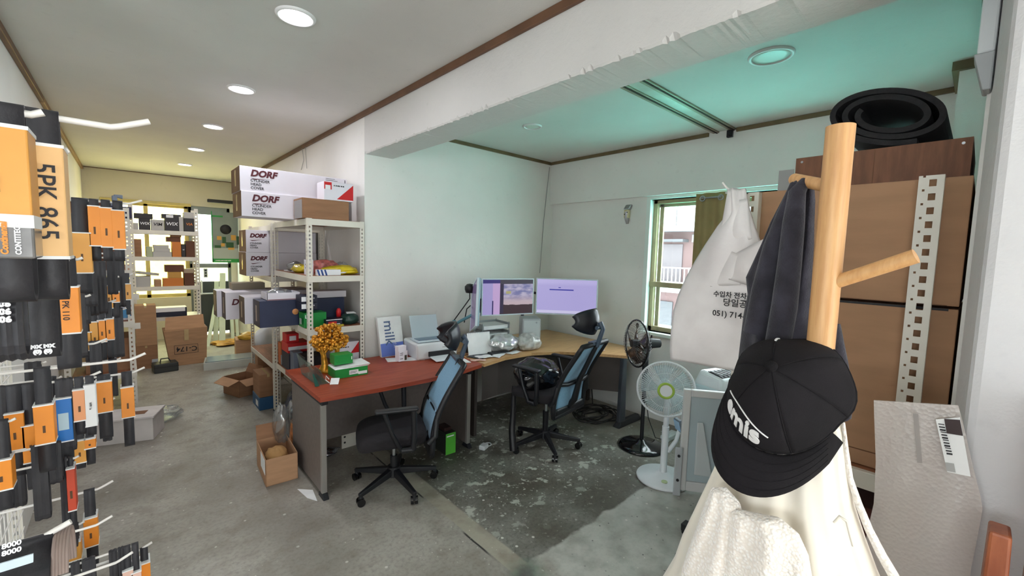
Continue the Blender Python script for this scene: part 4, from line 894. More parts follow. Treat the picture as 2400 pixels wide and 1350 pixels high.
MB().box((-(kx1 - kx0) / 2 - .002, -.12, .0), (-(kx1 - kx0) / 2 - .001, .10, .15)).build('film_edge', CLEAR, kb_, local=True)
rw = carton('white carton with a red triangle on top of the kraft carton', (1.375, 3.85, 2.125), (.25, .18, .155), 0, BOXW, tape=False, name='printed_carton')
MB().add([(-.02, -.0912, .012), (.122, -.0912, .012), (.122, -.0912, .145)], [(0, 1, 2)]).build('red_triangle', RED, rw, local=True)
MB().box((-.124, -.0912, .09), (-.062, -.0902, .15)).build('red_print', RED, rw, local=True)
MB().box((-.115, -.0914, .09), (-.072, -.0904, .125)).build('white_print', WHITE, rw, local=True)
pline(rw, -.045, .045, -.09, .12, .010, INK)
tag(crumple((1.14, 3.80, 2.02), (.03, .03, .06), 61, 20, .3).build('plastic_pouch', CLEAR), 'clear plastic pouch left of the kraft carton on the rack top', 'pouch')
ch = thing('charger', 'white charger with a black label on the rack top beam', 'charger', (1.115, 4.18, 1.957))
MB().box((1.085, 4.05, 1.957), (1.14, 4.22, 1.985)).build('body', PLW, ch, bevel=.006); MB().box((1.0835, 4.08, 1.962), (1.0848, 4.13, 1.982)).build('label', INK, ch)
MB().tube([(1.11, 4.22, 1.965), (1.12, 4.4, 1.962), (1.115, 4.6, 1.962)], .006).build('cord', PLW, ch)
# second shelf: yellow film bags, sock packs
YEL = M('yellow_film', (214, 190, 40), .25, var=.25, vs=9); 
def slab(label, name, cat, c, d, rz, m, seed, amp=.3, n=30):
    return tag(crumple((c[0], c[1], c[2] + d[2] * .9), d, seed, n, amp).build(name, m), label, cat)
slab('wide flat yellow film bag at the end of the second rack shelf', 'film_bag', 'bag', (1.40, 3.83, 1.484), (.15, .07, .042), 0, YEL, 71, .35, 40)
slab('small gold film bag on the second rack shelf by the left post', 'film_bag', 'bag', (1.18, 4.20, 1.484), (.06, .12, .04), 0, YEL, 73)
slab('grey clear film bundle behind the gold film bag', 'film_bundle', 'bag', (1.19, 4.42, 1.484), (.06, .08, .05), 0, M('grey_film', (150, 150, 150), .2, .4, var=.3, vs=14), 75)
slab('red and white checked bag behind the wide yellow bag', 'checked_bag', 'bag', (1.33, 4.00, 1.484), (.11, .06, .065), 0, M('red_check_film', (190, 110, 104), .35, var=.4, vs=30), 77)
slab('crumpled clear bag at the wall side of the second rack shelf', 'clear_bag', 'bag', (1.49, 4.02, 1.484), (.06, .06, .055), 0, CLEAR, 79)
tb = carton('blue and white striped tube carton lying on the yellow bag', (1.28, 3.765, 1.484), (.20, .045, .05), .06, name='tube_carton', tape=False, mats=([WHITE, M('tube_blue', (40, 74, 140), .4)], [0, 0, 0, 0, 0, 0]))
for k in range(3): MB().hull([(-.09 + k * .03, -.0235, 0), (-.075 + k * .03, -.0235, 0), (-.075 + k * .03, -.0225, 0), (-.09 + k * .03, -.0225, 0)], [(-.105 + k * .03, -.0235, .05), (-.09 + k * .03, -.0235, .05), (-.09 + k * .03, -.0225, .05), (-.105 + k * .03, -.0225, .05)]).build('stripe', M('tube_blue', (40, 74, 140), .4), tb, local=True)
MB().cyl((.10, 0, .025), (.16, 0, .03), .014).build('tube_cap', WHITE, tb, local=True)
wc = carton('small white punched carton behind the near left rack post', (1.15, 3.86, 1.484), (.05, .09, .13), 0, BOXW, tape=False, name='punched_carton')
MB().cyl((-.026, 0, .09), (-.0262, 0, .09), .006).cyl((-.026, 0, .06), (-.0262, 0, .06), .006).build('hole', INK, wc, local=True)
tag(MB().hull([(1.12, 4.52, 1.486), (1.16, 4.35, 1.486), (1.19, 4.36, 1.486), (1.15, 4.53, 1.486)], [(1.12, 4.52, 1.496), (1.16, 4.35, 1.496), (1.19, 4.36, 1.496), (1.15, 4.53, 1.496)]).build('paper_slip', PAPER), 'white paper slip on the second rack shelf', 'paper')
# third shelf
def longbox(label, x0, x1, y0, dep, zb, h, m, side=None):
    t = carton(label, ((x0 + x1) / 2, y0 + dep / 2, zb), (x1 - x0, dep, h), 0, name='long_carton', tape=False, mats=([m, side or m], [0, 0, 0, 0, 0, 1]))
    MB().box((-(x1 - x0) / 2 - .0015, -.022, h * .2), (-(x1 - x0) / 2 - .0003, .022, h * .8)).build('end_label', M('end_label_tan', (170, 150, 130), .5), t, local=True); return t
nb = longbox('navy carton with an orange emblem jutting out of the third shelf', .80, 1.50, 3.99, .24, 1.036, .225, NAVY, M('navy_end', (40, 32, 40), .5))
MB().lathe([(0, 0), (.026, 0), (.024, .0015), (0, .0015)], 16, tr(-.075, -.12, .12) @ Matrix.Rotation(pi / 2, 4, 'X')).build('emblem', M('emblem_orange', (204, 140, 84), .5), nb, local=True)
l2 = longbox('white carton with brown end jutting out behind the navy carton', .74, 1.52, 4.26, .24, 1.036, .235, BOXW, M('dark_brown_end', (64, 40, 40), .5))
text(l2, 'DORF', (-.31, -.12, .15), (1, 0, 0), (0, 0, 1), .07, MAROON, .25, .003)
l3 = longbox('white carton with two dark brown ends farthest along the third shelf', .70, 1.52, 4.95, .22, .984, .27, BOXW, M('dark_brown_end', (64, 40, 40), .5))
text(l3, 'DORF', (-.36, -.11, .17), (1, 0, 0), (0, 0, 1), .08, MAROON, .25, .003)
longbox('second dark ended white carton beside the farthest one', .66, 1.52, 5.19, .22, .984, .27, BOXW, M('dark_brown_end', (64, 40, 40), .5))
carton('open grey kraft carton above the dark ended cartons', (.95, 5.3, 1.256), (.30, .2, .07), 0, M('grey_kraft', (150, 140, 120), .8), tape=True)
tyb = thing('tray_carton', 'white open tray carton on top of the navy carton', 'box', (.97, 4.10, 1.262))
MB().box((.86, 4.0, 1.262), (1.12, 4.22, 1.266)).box((.86, 4.0, 1.262), (1.12, 4.004, 1.325)).box((.86, 4.216, 1.262), (1.12, 4.22, 1.325)).box((.86, 4.0, 1.262), (.864, 4.22, 1.325)).box((1.116, 4.0, 1.262), (1.12, 4.22, 1.325)).build('body', BOXW, tyb)
MB().box((.86, 3.998, 1.262), (1.12, 3.9995, 1.272)).build('base_band', M('mauve_band', (150, 120, 126), .5), tyb)
slab('clear bubble film inside the white tray carton', 'bubble_film', 'packing film', (.98, 4.11, 1.267), (.09, .09, .045), 0, CELLO, 83)
g1 = fbox('green carton with white word on the third rack shelf', (713, 765), 3.80, 1.036, 733, .15, GREEN, name='green_carton', tape=False, py=740)[0]
text(g1, 'Le', (-.085, -.075, .095), (1, 0, 0), (0, 0, 1), .04, WHITE, 0, .001); MB().box((-.107, -.05, .03), (-.1055, .0, .08)).build('label', GREYST, g1, local=True)
for k, (zz, nm) in enumerate(((1.19, 'lower'), (1.252, 'upper'))):
    c_ = carton('%s of two small navy cartons stacked on the green carton' % nm, (1.135, 3.88, zz), (.13, .15, .06), 0, NAVYD, name='navy_carton', tape=False)
    MB().box((-.062, -.0765, .01), (-.025, -.0755, .05)).build('label', WHITE, c_, local=True); pline(c_, -.01, .045, -.075, .032, .008, WHITE)
tag(MB().hull([(1.30, 3.74, 1.036), (1.40, 3.74, 1.036), (1.40, 3.9, 1.036), (1.30, 3.9, 1.036)], [(1.30, 3.74, 1.05), (1.40, 3.74, 1.05), (1.40, 3.9, 1.05), (1.30, 3.9, 1.05)]).build('yellow_booklet', M('yellow_board', (206, 186, 56), .5)), 'yellow booklet under the red white pack on the third shelf', 'booklet')
rwb = carton('flat navy carton with a red and white label on the third shelf', (1.32, 3.81, 1.051), (.14, .13, .05), 0, NAVYD, name='flat_carton', tape=False)
MB().box((-.05, -.0665, .012), (.02, -.0655, .03)).build('red_label', RED, rwb, local=True); MB().box((-.065, -.0665, .004), (.05, -.0655, .010)).build('white_line', WHITE, rwb, local=True); MB().box((-.068, -.0665, .043), (.07, -.0655, .049)).build('white_line', WHITE, rwb, local=True)
tag(MB().lathe([(.0, 0), (.02, 0), (.022, .05), (.012, .075), (0, .08)], 14, tr(1.40, 3.86, 1.102)).build('red_cap_bottle', RED), 'small red bottle cap poking up behind the flat navy carton', 'bottle')
dg = thing('dark_green_pouch', 'dark green pouch with a white label at the shelf wall side', 'pouch', (1.49, 3.83, 1.036))
crumple((1.485, 3.83, 1.08), (.075, .07, .05), 87, 30, .2).build('pouch', M('bottle_green_film', (36, 66, 58), .35, var=.2), dg)
MB().hull([(1.45, 3.80, 1.132), (1.53, 3.79, 1.132), (1.53, 3.84, 1.140), (1.46, 3.85, 1.140)], [(1.45, 3.80, 1.135), (1.53, 3.79, 1.135), (1.53, 3.84, 1.143), (1.46, 3.85, 1.143)]).build('label', PAPER, dg)
lw = carton('long white capped carton lying above the navy ones by the wall', (1.38, 4.10, 1.2625), (.30, .16, .06), 0, BOXW, tape=False, name='long_carton')
# bottom shelf and below
r1 = carton('red and white carton on the lowest rack shelf near the far post', (1.21, 4.50, .70), (.20, .22, .09), 0, RED, name='red_carton', tape=False); MB().box((-.095, -.111, .025), (.095, -.1105, .06)).build('white_band', WHITE, r1, local=True)
r2 = carton('small red square carton above the red and white one', (1.17, 4.52, .79), (.11, .15, .085), 0, RED, name='red_carton', tape=False); MB().box((-.03, -.0765, .02), (.03, -.0755, .065)).build('white_square', WHITE, r2, local=True)
carton('dark navy carton under the red ones on the lowest rack shelf', (1.22, 4.48, .534), (.22, .26, .165), 0, NAVYD, tape=False)
o1 = carton('orange and grey carton at the far post of the lowest shelf', (1.14, 4.70, .534), (.06, .10, .22), 0, M('orange_grey', (200, 110, 60), .6), tape=False); MB().box((-.0305, -.051, 0), (.0305, -.0505, .1)).build('grey_half', GREYST, o1, local=True)
carton('black carton with a round print on the lowest rack shelf', (1.24, 4.10, .534), (.18, .20, .20), 0, M('black_carton', (36, 34, 38), .5), tape=False)
carton('blue grey carton beside the black one on the lowest shelf', (1.16, 4.30, .534), (.08, .12, .20), 0, M('slate_carton', (110, 116, 130), .5), tape=False)
r3 = carton('white carton with a red corner behind the gold tree ornament', (1.45, 3.85, .534), (.20, .16, .345), 0, BOXW, name='printed_carton', tape=False); MB().add([(.02, -.081, .24), (.098, -.081, .24), (.098, -.081, .34)], [(0, 1, 2)]).build('red_triangle', RED, r3, local=True); pline(r3, -.06, .01, -.08, .295, .010, INK)
slab('blue plastic bag on the floor under the parts rack', 'blue_bag', 'bag', (1.19, 4.15, 0), (.09, .14, .13), 0, M('blue_bag_film', (36, 110, 170), .3, var=.3, vs=10), 91)
slab('orange printed bag on the floor under the rack beside the red desk', 'orange_bag', 'bag', (1.04, 3.86, 0), (.06, .08, .13), 0, M('orange_print_film', (206, 130, 70), .3, var=.5, vs=14), 93)
slab('clear bag bundle above the orange printed bag by the desk panel', 'clear_bag', 'bag', (1.00, 3.80, .24), (.05, .06, .10), 0, CELLO, 95)
carton('brown carton on the floor beside the far rack foot', (1.06, 5.10, .135), (.17, .30, .24), 0, CARD2, tape=True)
b1 = carton('blue carton with white label under the brown carton', (1.06, 5.10, 0), (.18, .32, .133), 0, M('blue_carton', (44, 92, 136), .5, var=.1), name='blue_carton', tape=False); MB().box((-.0915, -.1, .03), (-.0905, 0, .09)).build('label', PAPER, b1, local=True)
slab('dark packing film bundle under the parts rack', 'dark_bundle', 'bag', (1.25, 4.45, 0), (.14, .16, .16), 0, M('navy_film', (34, 40, 60), .35, var=.3), 97)

# ================================================================ things on the red desk
GOLD = M('gold_resin', (206, 142, 44), .28, .55, var=.3, vs=40, bump=.4, bs=60)
tg = thing('tree_ornament', 'gold tree ornament with a hollow trunk on the red desk corner', 'ornament', (1.17, 3.43, .735))
mb = MB(); q = random.Random(5)
for k in range(260):
    a = q.uniform(0, 2 * pi); rr = math.sqrt(q.random()); d = Vector((rr * math.cos(a), 0, rr * math.sin(a)))
    zt_ = 1.015 + .10 * d.z if d.x * d.x < .4 else 1.0 + .085 * d.z - .02
    c = Vector((1.17 + d.x * .135, 3.42 + q.uniform(-.035, .045), zt_)); r = q.uniform(.014, .022)
    X = Matrix.Translation(c) @ Euler((q.uniform(0, 3), q.uniform(0, 3), 0)).to_matrix().to_4x4()
    mb.lathe([(0, -r * .5), (r * .8, -r * .35), (r, 0), (r * .8, r * .35), (0, r * .5)], 7, X)
tag(mb.build('foliage', GOLD, tg), None, None, None, 'stuff')
MB().tube([(1.10, 3.42, .95), (1.12, 3.42, .88), (1.13, 3.42, .80), (1.12, 3.42, .75)], [.022, .02, .026, .04], 10).tube([(1.23, 3.42, .95), (1.225, 3.42, .88), (1.22, 3.42, .80), (1.225, 3.42, .75)], [.02, .018, .022, .036], 10).build('trunk', GOLD, tg)
MB().tube([(1.12, 3.42, .88), (1.15, 3.41, .925), (1.18, 3.41, .935), (1.21, 3.41, .92), (1.225, 3.42, .88)], .012, 8).build('arch', GOLD, tg)
MB().lathe([(0, 0), (.075, 0), (.08, .012), (.06, .03), (.02, .035), (0, .035)], 20, tr(1.17, 3.43, .735)).build('base', GOLD, tg)
big = thing('green_carton', 'flat green parts carton with a white torn flap on the red desk', 'box', (1.255, 3.27, .735), -.03)
MB().box((-.125, -.085, 0), (.125, .085, .07)).build('body', GREEN, big, local=True, bevel=.002)
MB().hull([(-.125, -.085, .0705), (.13, -.085, .0705), (.13, .09, .0705), (-.125, .09, .0705)], [(-.115, -.075, .078), (.14, -.10, .088), (.14, .09, .09), (-.115, .09, .076)]).build('torn_flap', PAPER, big, local=True)
MB().box((-.02, -.0865, .018), (.05, -.0855, .052)).box((.05, -.0865, .012), (.118, -.0855, .034)).build('label', PAPER, big, local=True)
pline(big, -.015, .04, -.0866, .038, .004, INK); pline(big, -.015, .03, -.0866, .028, .004, INK)
sm_ = thing('green_carton', 'small green cube carton standing on the flat green carton', 'box', (1.215, 3.30, .826), -.03)
MB().box((-.07, -.055, 0), (.07, .055, .075)).build('body', GREEN, sm_, local=True, bevel=.002); MB().box((.058, -.0562, .03), (.064, -.0552, .055)).build('label', PAPER, sm_, local=True)
ACR = glassy('acrylic', (214, 232, 228), .14, .03, .05)
ac = thing('acrylic_holder', 'clear acrylic leaflet holder at the desk corner beside the rack', 'holder', (.985, 3.30, .735))
MB().hull([(.975, 3.14, .736), (.985, 3.14, .736), (.985, 3.48, .736), (.975, 3.48, .736)], [(.945, 3.10, .86), (.951, 3.10, .86), (.951, 3.50, .90), (.945, 3.50, .90)]).build('front_sheet', ACR, ac)
MB().box((.975, 3.12, .7355), (1.06, 3.48, .741)).build('base', ACR, ac)
MB().hull([(1.04, 3.14, .741), (1.046, 3.14, .741), (1.046, 3.48, .741), (1.04, 3.48, .741)], [(1.0, 3.14, .84), (1.006, 3.14, .84), (1.006, 3.48, .84), (1.0, 3.48, .84)]).build('back_sheet', ACR, ac)
MB().hull([(.955, 3.095, .736), (.985, 3.095, .736), (.985, 3.10, .736), (.955, 3.10, .736)], [(.938, 3.095, .83), (.948, 3.095, .83), (.948, 3.10, .83), (.938, 3.10, .83)]).build('green_edge', M('acrylic_edge', (40, 96, 84), .2), ac)
kt = thing('key_tag', 'white paper key tag with string on the red desk by the green carton', 'tag', (1.085, 3.10, .735))
MB().hull([(1.05, 3.08, .738), (1.10, 3.05, .738), (1.125, 3.09, .770), (1.075, 3.12, .770)], [(1.05, 3.08, .740), (1.10, 3.05, .740), (1.125, 3.09, .772), (1.075, 3.12, .772)]).build('card', PAPER, kt)
MB().tube([(1.06, 3.12, .765), (1.045, 3.14, .79), (1.04, 3.13, .76), (1.055, 3.10, .745)], .003, 5).build('string', PAPER, kt)

# ================================================================ far end of the aisle
SY = 7.85
far = thing('far_shelf', 'white perforated shelf unit with filter cartons before the far windows', 'shelf', (.42, SY + .2, 0))
PX0, PX1 = .035, .80; FLV = [1.90, 1.525, 1.10, .66]
for (x, y, sx) in ((PX0, SY, 1), (PX1, SY, -1), (PX0, SY + .42, 1), (PX1, SY + .42, -1)):
    mb = MB(); flange(mb, (x, y, 0), (sx, 0, 0), .045, 0, 2.24, .014, .018, .05); mb.box((x - .002, y, 0), (x + .002, y + .04, 2.24)); mb.build('post', RACKW, far, solid=.002, soff=0)
for z in FLV:
    MB().box((PX0, SY - .005, z - .055), (PX1, SY + .002, z)).build('beam', RACKW, far, bevel=.0015); MB().box((PX0, SY + .418, z - .055), (PX1, SY + .425, z)).build('beam', RACKW, far, bevel=.0015)
    MB().box((PX0, SY + .003, z - .01), (PX1, SY + .417, z + .002)).build('board', RACKW, far)
# tall rack along the left wall, mostly hidden by the hanging belts
wr = thing('side_rack', 'white perforated rack along the left wall behind the belts', 'rack', (-.2, 6.2, 0))
for (x, y) in ((.03, 5.55), (.03, 7.0), (-.42, 5.55)):
    mb = MB(); flange(mb, (x - .045, y, 0), (1, 0, 0), .045, 0, 2.05, .014, .018, .045); mb.box((x - .002, y, 0), (x, y + .04, 2.05)); mb.build('post', RACKW, wr, solid=.002, soff=0)
for z in (.45, .95, 1.45):
    MB().box((-.42, 5.545, z - .055), (.03, 5.552, z)).build('beam', RACKW, wr); MB().box((.028, 5.55, z - .055), (.034, 7.0, z)).build('beam', RACKW, wr); MB().box((-.42, 5.55, z - .01), (.03, 7.0, z + .002)).build('board', SHELFB, wr)
for z in (1.16, .87): MB().box((.03, 5.548, z), (.075, 5.553, z + .06)).cyl((.05, 5.547, z + .03), (.05, 5.545, z + .03), .008).build('bracket_tab', RACKW, wr)
carton('brown carton on the left wall rack behind the belts', (-.20, 5.85, 1.452), (.36, .4, .5), 0, BROWN, tape=False)
bwc = carton('white carton with blue pattern low on the left wall rack', (-.15, 5.80, .952), (.32, .3, .2), 0, BOXW, tape=False); MB().box((-.02, -.151, .02), (.16, -.1505, .12)).build('blue_print', M('sky_blue_print', (70, 150, 206), .4), bwc, local=True)
carton('dark carton on the middle board of the left wall rack', (-.18, 5.9, 1.153), (.34, .4, .2), 0, NAVYD, tape=False)
carton('brown carton on the lowest board of the left wall rack', (-.16, 5.85, .452), (.34, .4, .32), 0, CARD2, tape=True)
carton('brown flat top carton over the left wall rack', (-.22, 5.9, 1.953), (.36, .36, .14), 0, BROWN, tape=False)
dn = carton('dark blue carton with a grey label on top of the left wall rack', (-.03, 5.75, 1.953), (.16, .3, .11), 0, M('indigo_carton', (36, 34, 70), .5), tape=False, name='indigo_carton'); MB().box((-.07, -.151, .03), (.03, -.1505, .08)).build('label', GREYST, dn, local=True)
gp = thing('tape_dispenser', 'blue grey tape dispenser on the dark blue carton', 'dispenser', (-.06, 5.70, 2.064))
MB().box((-.10, 5.68, 2.064), (-.03, 5.72, 2.11)).box((-.09, 5.685, 2.11), (-.05, 5.715, 2.17)).build('body', M('blue_grey_plastic', (120, 134, 150), .4), gp, bevel=.008); MB().hull([(-.075, 5.685, 2.16), (-.01, 5.685, 2.14), (-.01, 5.715, 2.14), (-.075, 5.715, 2.16)], [(-.075, 5.685, 2.18), (-.01, 5.685, 2.18), (-.01, 5.715, 2.18), (-.075, 5.715, 2.18)]).build('head', M('blue_grey_plastic', (120, 134, 150), .4), gp, bevel=.006)
# MB pixel helper for the far shelf
WIXB = M('filter_black', (44, 40, 40), .5); TANC = M('filter_tan', (172, 152, 128), .6); ORGC = M('orange_carton', (206, 120, 40), .5); OCR = M('ochre_carton', (196, 148, 70), .6); GRYC = M('grey_carton', (186, 184, 180), .55)
spots = [  # label, px range, level, top px, material, text
 ('black filter carton with white letters at the left of the top far shelf', (325, 352), 0, 512, WIXB, 'WIX', WHITE), ('white filter carton with black letters left of centre on the far top shelf', (354, 384), 0, 515, GRYC, 'VIM', INK),
 ('black filter carton with white letters in the middle of the far top shelf', (386, 418), 0, 512, WIXB, 'WIX', WHITE), ('narrow grey carton right of the middle one on the far top shelf', (419, 429), 0, 508, GRYC, '', INK),
 ('black filter carton with tilted letters at the right end of the far top shelf', (431, 455), 0, 512, WIXB, 'VIA', ORGC), ('flat pale carton at the left end of the far top shelf', (307, 324), 0, 522, GRYC, '', INK),
 ('tall brown carton at the left of the middle far shelf', (309, 331), 1, 560, CARD2, '', INK), ('pale green carton beside the white stack on the middle far shelf', (343, 357), 1, 578, M('pale_green_carton', (176, 184, 150), .6), '', INK),
 ('white flat carton with an orange band, lower of the middle shelf stack', (358, 402), 1, 590, GRYC, '', INK), ('orange carton right of the white stack on the middle far shelf', (403, 424), 1, 567, ORGC, '', INK),
 ('black carton beside the orange one on the middle far shelf', (425, 434), 1, 572, WIXB, 'W', WHITE), ('brown carton with pale print at the right of the middle far shelf', (435, 456), 1, 565, BROWN, '', TANC),
 ('small kraft carton at the left of the lower far shelf', (362, 378), 2, 656, CARD, '', INK), ('wide orange carton at the front of the lower far shelf', (382, 430), 2, 652, ORGC, '', INK),
 ('black and brown carton at the right of the lower far shelf', (432, 455), 2, 640, BROWN, '', INK), ('long grey carton leaning at the left of the lower far shelf', (311, 352), 2, 648, GRYC, '', INK)]
fs = {}
for lab, pxr, lv, pt_, m, s, tm in spots:
    o = fbox(lab, pxr, SY + .03, FLV[lv] + .003, pt_, .22, m, name='filter_carton', group='cartons on the far shelf', tape=False)
    if s: text(o[0], s, (0, -o[2], o[3] * .55), (1, 0, 0), (0, 0, 1), min(o[3] * .5, o[1] * .85), tm, .15, .001, 'CENTER')
    fs[lab] = o
def onto(lab, base, dx, w, h, m, lift=0.0, s='', d=.2, dy=.0):
    b, hw2, hl, hh = fs[base]; c = b.location
    o = carton(lab, (c.x + dx, c.y + dy, c.z + hh + lift), (w, d, h), 0, m, 'filter_carton', 'box', 'cartons on the far shelf', False); fs[lab] = (o, w / 2, d / 2, h)
    if s: text(o, s, (-w * .4, -d / 2, h * .5), (1, 0, 0), (0, 0, 1), h * .6, WHITE, 0, .001)
    return o
onto('flat dark carton lying on the left black filter carton', spots[0][0], -.01, .20, .07, WIXB)
o = onto('flat dark carton with a white label on the middle filter carton', spots[2][0], .0, .22, .06, WIXB); MB().box((-.06, -.101, .01), (.02, -.1005, .05)).build('label', WHITE, o, local=True)
onto('small grey carton on the tilted letter carton', spots[4][0], .0, .12, .09, GRYC)
onto('upper white flat carton with an orange label on the middle far shelf', spots[8][0], 0, .18, .05, GRYC)
onto('top white flat carton of the middle far shelf stack', 'upper white flat carton with an orange label on the middle far shelf', -.01, .17, .045, GRYC)
onto('brown carton on top of the orange carton', spots[9][0], -.03, .16, .07, BROWN); onto('small brown carton at the top of the middle far shelf', 'brown carton on top of the orange carton', .03, .12, .06, CARD2)
onto('kraft carton on the wide orange carton', spots[13][0], .02, .15, .09, OCR); onto('dark brown carton at the top of the lower far shelf', 'kraft carton on the wide orange carton', 0, .22, .10, BROWN)
onto('pale carton on the black and brown carton', spots[14][0], 0, .13, .06, TANC)
o = onto('long pale carton lying askew on the lower far shelf', spots[15][0], .04, .24, .035, GRYC); o.rotation_euler = (0, .16, .5)
o.location.z += .022
# cartons under the far shelf
bigc = thing('large_carton', 'large upside-down carton marked C-174 below the far shelf', 'box', (.575, 7.72, 0))
B0 = [(.40, 7.50, 0), (.81, 7.50, 0), (.81, 7.82, 0), (.40, 7.82, 0)]; B1 = [(.335, 7.48, .51), (.83, 7.48, .53), (.83, 7.83, .53), (.335, 7.83, .51)]
MB().hull(B0, B1).build('body', CARD, bigc, bevel=.004)
MB().hull([(.35, 7.50, .515), (.80, 7.50, .53), (.80, 7.505, .53), (.35, 7.505, .515)], [(.37, 7.62, .68), (.80, 7.62, .70), (.80, 7.625, .70), (.37, 7.625, .68)]).build('flap', CARD, bigc)
text(bigc, 'C-174', (.13, -.24, .235), (-1, 0, .03), (0, 0, -1), .095, INK, 0, .001)
MB().box((.445, 7.485, .17), (.445 + .27, 7.4862, .174)).box((.445, 7.485, .292), (.715, 7.4862, .296)).box((.445, 7.485, .17), (.449, 7.4862, .296)).box((.711, 7.485, .17), (.715, 7.4862, .296)).build('printed_frame', INK, bigc)
MB().box((.56, 7.476, .36), (.61, 7.4785, .515)).build('tape', TAPE, bigc)
carton('tall plain carton leaning in the left bay under the far shelf', (.16, 7.70, .32), (.22, .26, .55), 0, CARD, tape=True)
carton('brown carton under the tall plain carton', (.15, 7.70, 0), (.24, .28, .318), 0, CARD2, tape=True)
wb = carton('flat white and navy carton on the lowest far shelf board', (.45, 7.95, .663), (.36, .22, .13), 0, name='flat_carton', tape=False, mats=([NAVYD, WHITE], [0, 1, 0, 0, 0, 0])); MB().box((-.18, -.112, .07), (.16, -.1105, .128)).build('white_top_band', WHITE, wb, local=True)
rs_ = carton('red and white striped carton beside the navy one under the far shelf', (.22, 7.93, .663), (.08, .2, .14), 0, WHITE, tape=False, name='striped_carton')
for k in range(3): MB().box((-.041, -.101, .01 + k * .045), (.041, -.1003, .03 + k * .045)).build('stripe', RED, rs_, local=True)
bc = thing('black_case', 'black carrying case with a handle on the floor under the far shelf', 'case', (.33, 7.30, 0), .1)
MB().box((-.13, -.10, 0), (.13, .10, .12)).build('body', M('case_black', (48, 50, 48), .5), bc, local=True, bevel=.012); MB().box((-.132, -.102, .07), (.132, .102, .078)).build('lid_seam', INK, bc, local=True)
MB().tube([(-.05, 0, .12), (-.04, .02, .165), (.04, .03, .165), (.06, .0, .12)], .008).build('handle', BLACKP, bc, local=True)
tag(MB().hull([(.20, 7.55, .05), (.27, 7.55, .05), (.27, 7.57, .05), (.20, 7.57, .05)], [(.235, 7.62, .56), (.275, 7.62, .56), (.275, 7.64, .56), (.235, 7.64, .56)]).build('grey_board', PLG), 'grey board leaning between the cartons under the far shelf', 'board')
# white boards leaning by the door
WB = M('pale_green_board', (200, 212, 190), .5, var=.06)
for k, (pxa, pxb, pya, pyb, w, lab) in enumerate(((487, 512, 812, 672, .05, 'slanted pale board at the left of the leaning bundle'), (505, 508, 802, 660, .07, 'upright pale board second in the leaning bundle'), (520, 522, 806, 640, .09, 'widest pale board in the middle of the leaning bundle'), (545, 540, 800, 690, .05, 'pale board with a bolt hole right of the widest board'), (556, 552, 798, 700, .045, 'last pale board at the right of the leaning bundle'), (498, 528, 790, 700, .035, 'thin crossing pale strip of the leaning bundle'))):
    a = at(pxa, pya, Z=0.0); a = Vector((a.x, min(a.y, 9.35) - k * .02, 0)); b = at(pxb, pyb, Y=9.55 - k * .02)
    o = MB().hull([(a.x - w / 2, a.y, 0), (a.x + w / 2, a.y, 0), (a.x + w / 2, a.y + .018, 0), (a.x - w / 2, a.y + .018, 0)], [(b.x - w / 2, b.y, b.z), (b.x + w / 2, b.y, b.z), (b.x + w / 2, b.y + .018, b.z), (b.x - w / 2, b.y + .018, b.z)]).build('leaning_board', WB)
    tag(o, lab, 'board', 'boards leaning by the glass door')
tag(crumple((1.30, 8.75, .03), (.24, .20, .03), 101, 40, .6).build('yellow_strapping', M('ochre_strap', (190, 140, 40), .5, var=.3, vs=10)), 'tangle of ochre plastic strapping on the floor near the door', 'strapping')
kc = carton('kraft carton on the floor behind the far rack with yellow film inside', (1.36, 7.55, 0), (.36, .34, .30), -.1, CARD, tape=True)
tag(crumple((1.35, 7.45, .34), (.12, .09, .05), 103, 30, .5).build('yellow_film', M('amber_film', (206, 160, 50), .35, var=.2)), 'amber film crumpled over the kraft carton by the far rack', 'packing film')
carton('kraft carton under the slumped white bag by the far rack', (1.34, 6.25, 0), (.30, .30, .32), 0, CARD2, tape=True)
tag(crumple((1.33, 6.25, .48), (.13, .12, .18), 104, 30, .3).build('white_bag', PLW), 'white plastic bag slumped below the dark ended cartons', 'bag')
oc = thing('open_carton', 'open kraft carton with spread flaps in the aisle by the far rack', 'box', (.955, 5.70, 0), .35)
w, l, h, T = .13, .16, .20, .004
MB().box((-w, -l, 0), (w, l, T)).box((-w, -l, 0), (w, -l + T, h)).box((-w, l - T, 0), (w, l, h)).box((-w, -l, 0), (-w + T, l, h)).box((w - T, -l, 0), (w, l, h)).build('body', CARD2, oc, local=True)
MB().hull([(-w, -l, h), (w, -l, h), (w, -l + T, h), (-w, -l + T, h)], [(-w + .02, -l - .10, h - .06), (w - .02, -l - .10, h - .06), (w - .02, -l - .10, h - .055), (-w + .02, -l - .10, h - .055)]).build('flap', CARD, oc, local=True)
MB().hull([(-w, -l, h), (-w + T, -l, h), (-w + T, l, h), (-w, l, h)], [(-w - .11, -l + .02, h - .05), (-w - .11, -l + .02, h - .045), (-w - .11, l - .02, h - .045), (-w - .11, l - .02, h - .05)]).build('flap', CARD, oc, local=True)
MB().hull([(w - T, -l, h), (w, -l, h), (w, l, h), (w - T, l, h)], [(w + .03, -l + .02, h + .10), (w + .034, -l + .02, h + .10), (w + .034, l - .02, h + .10), (w + .03, l - .02, h + .10)]).build('flap', CARD2, oc, local=True)
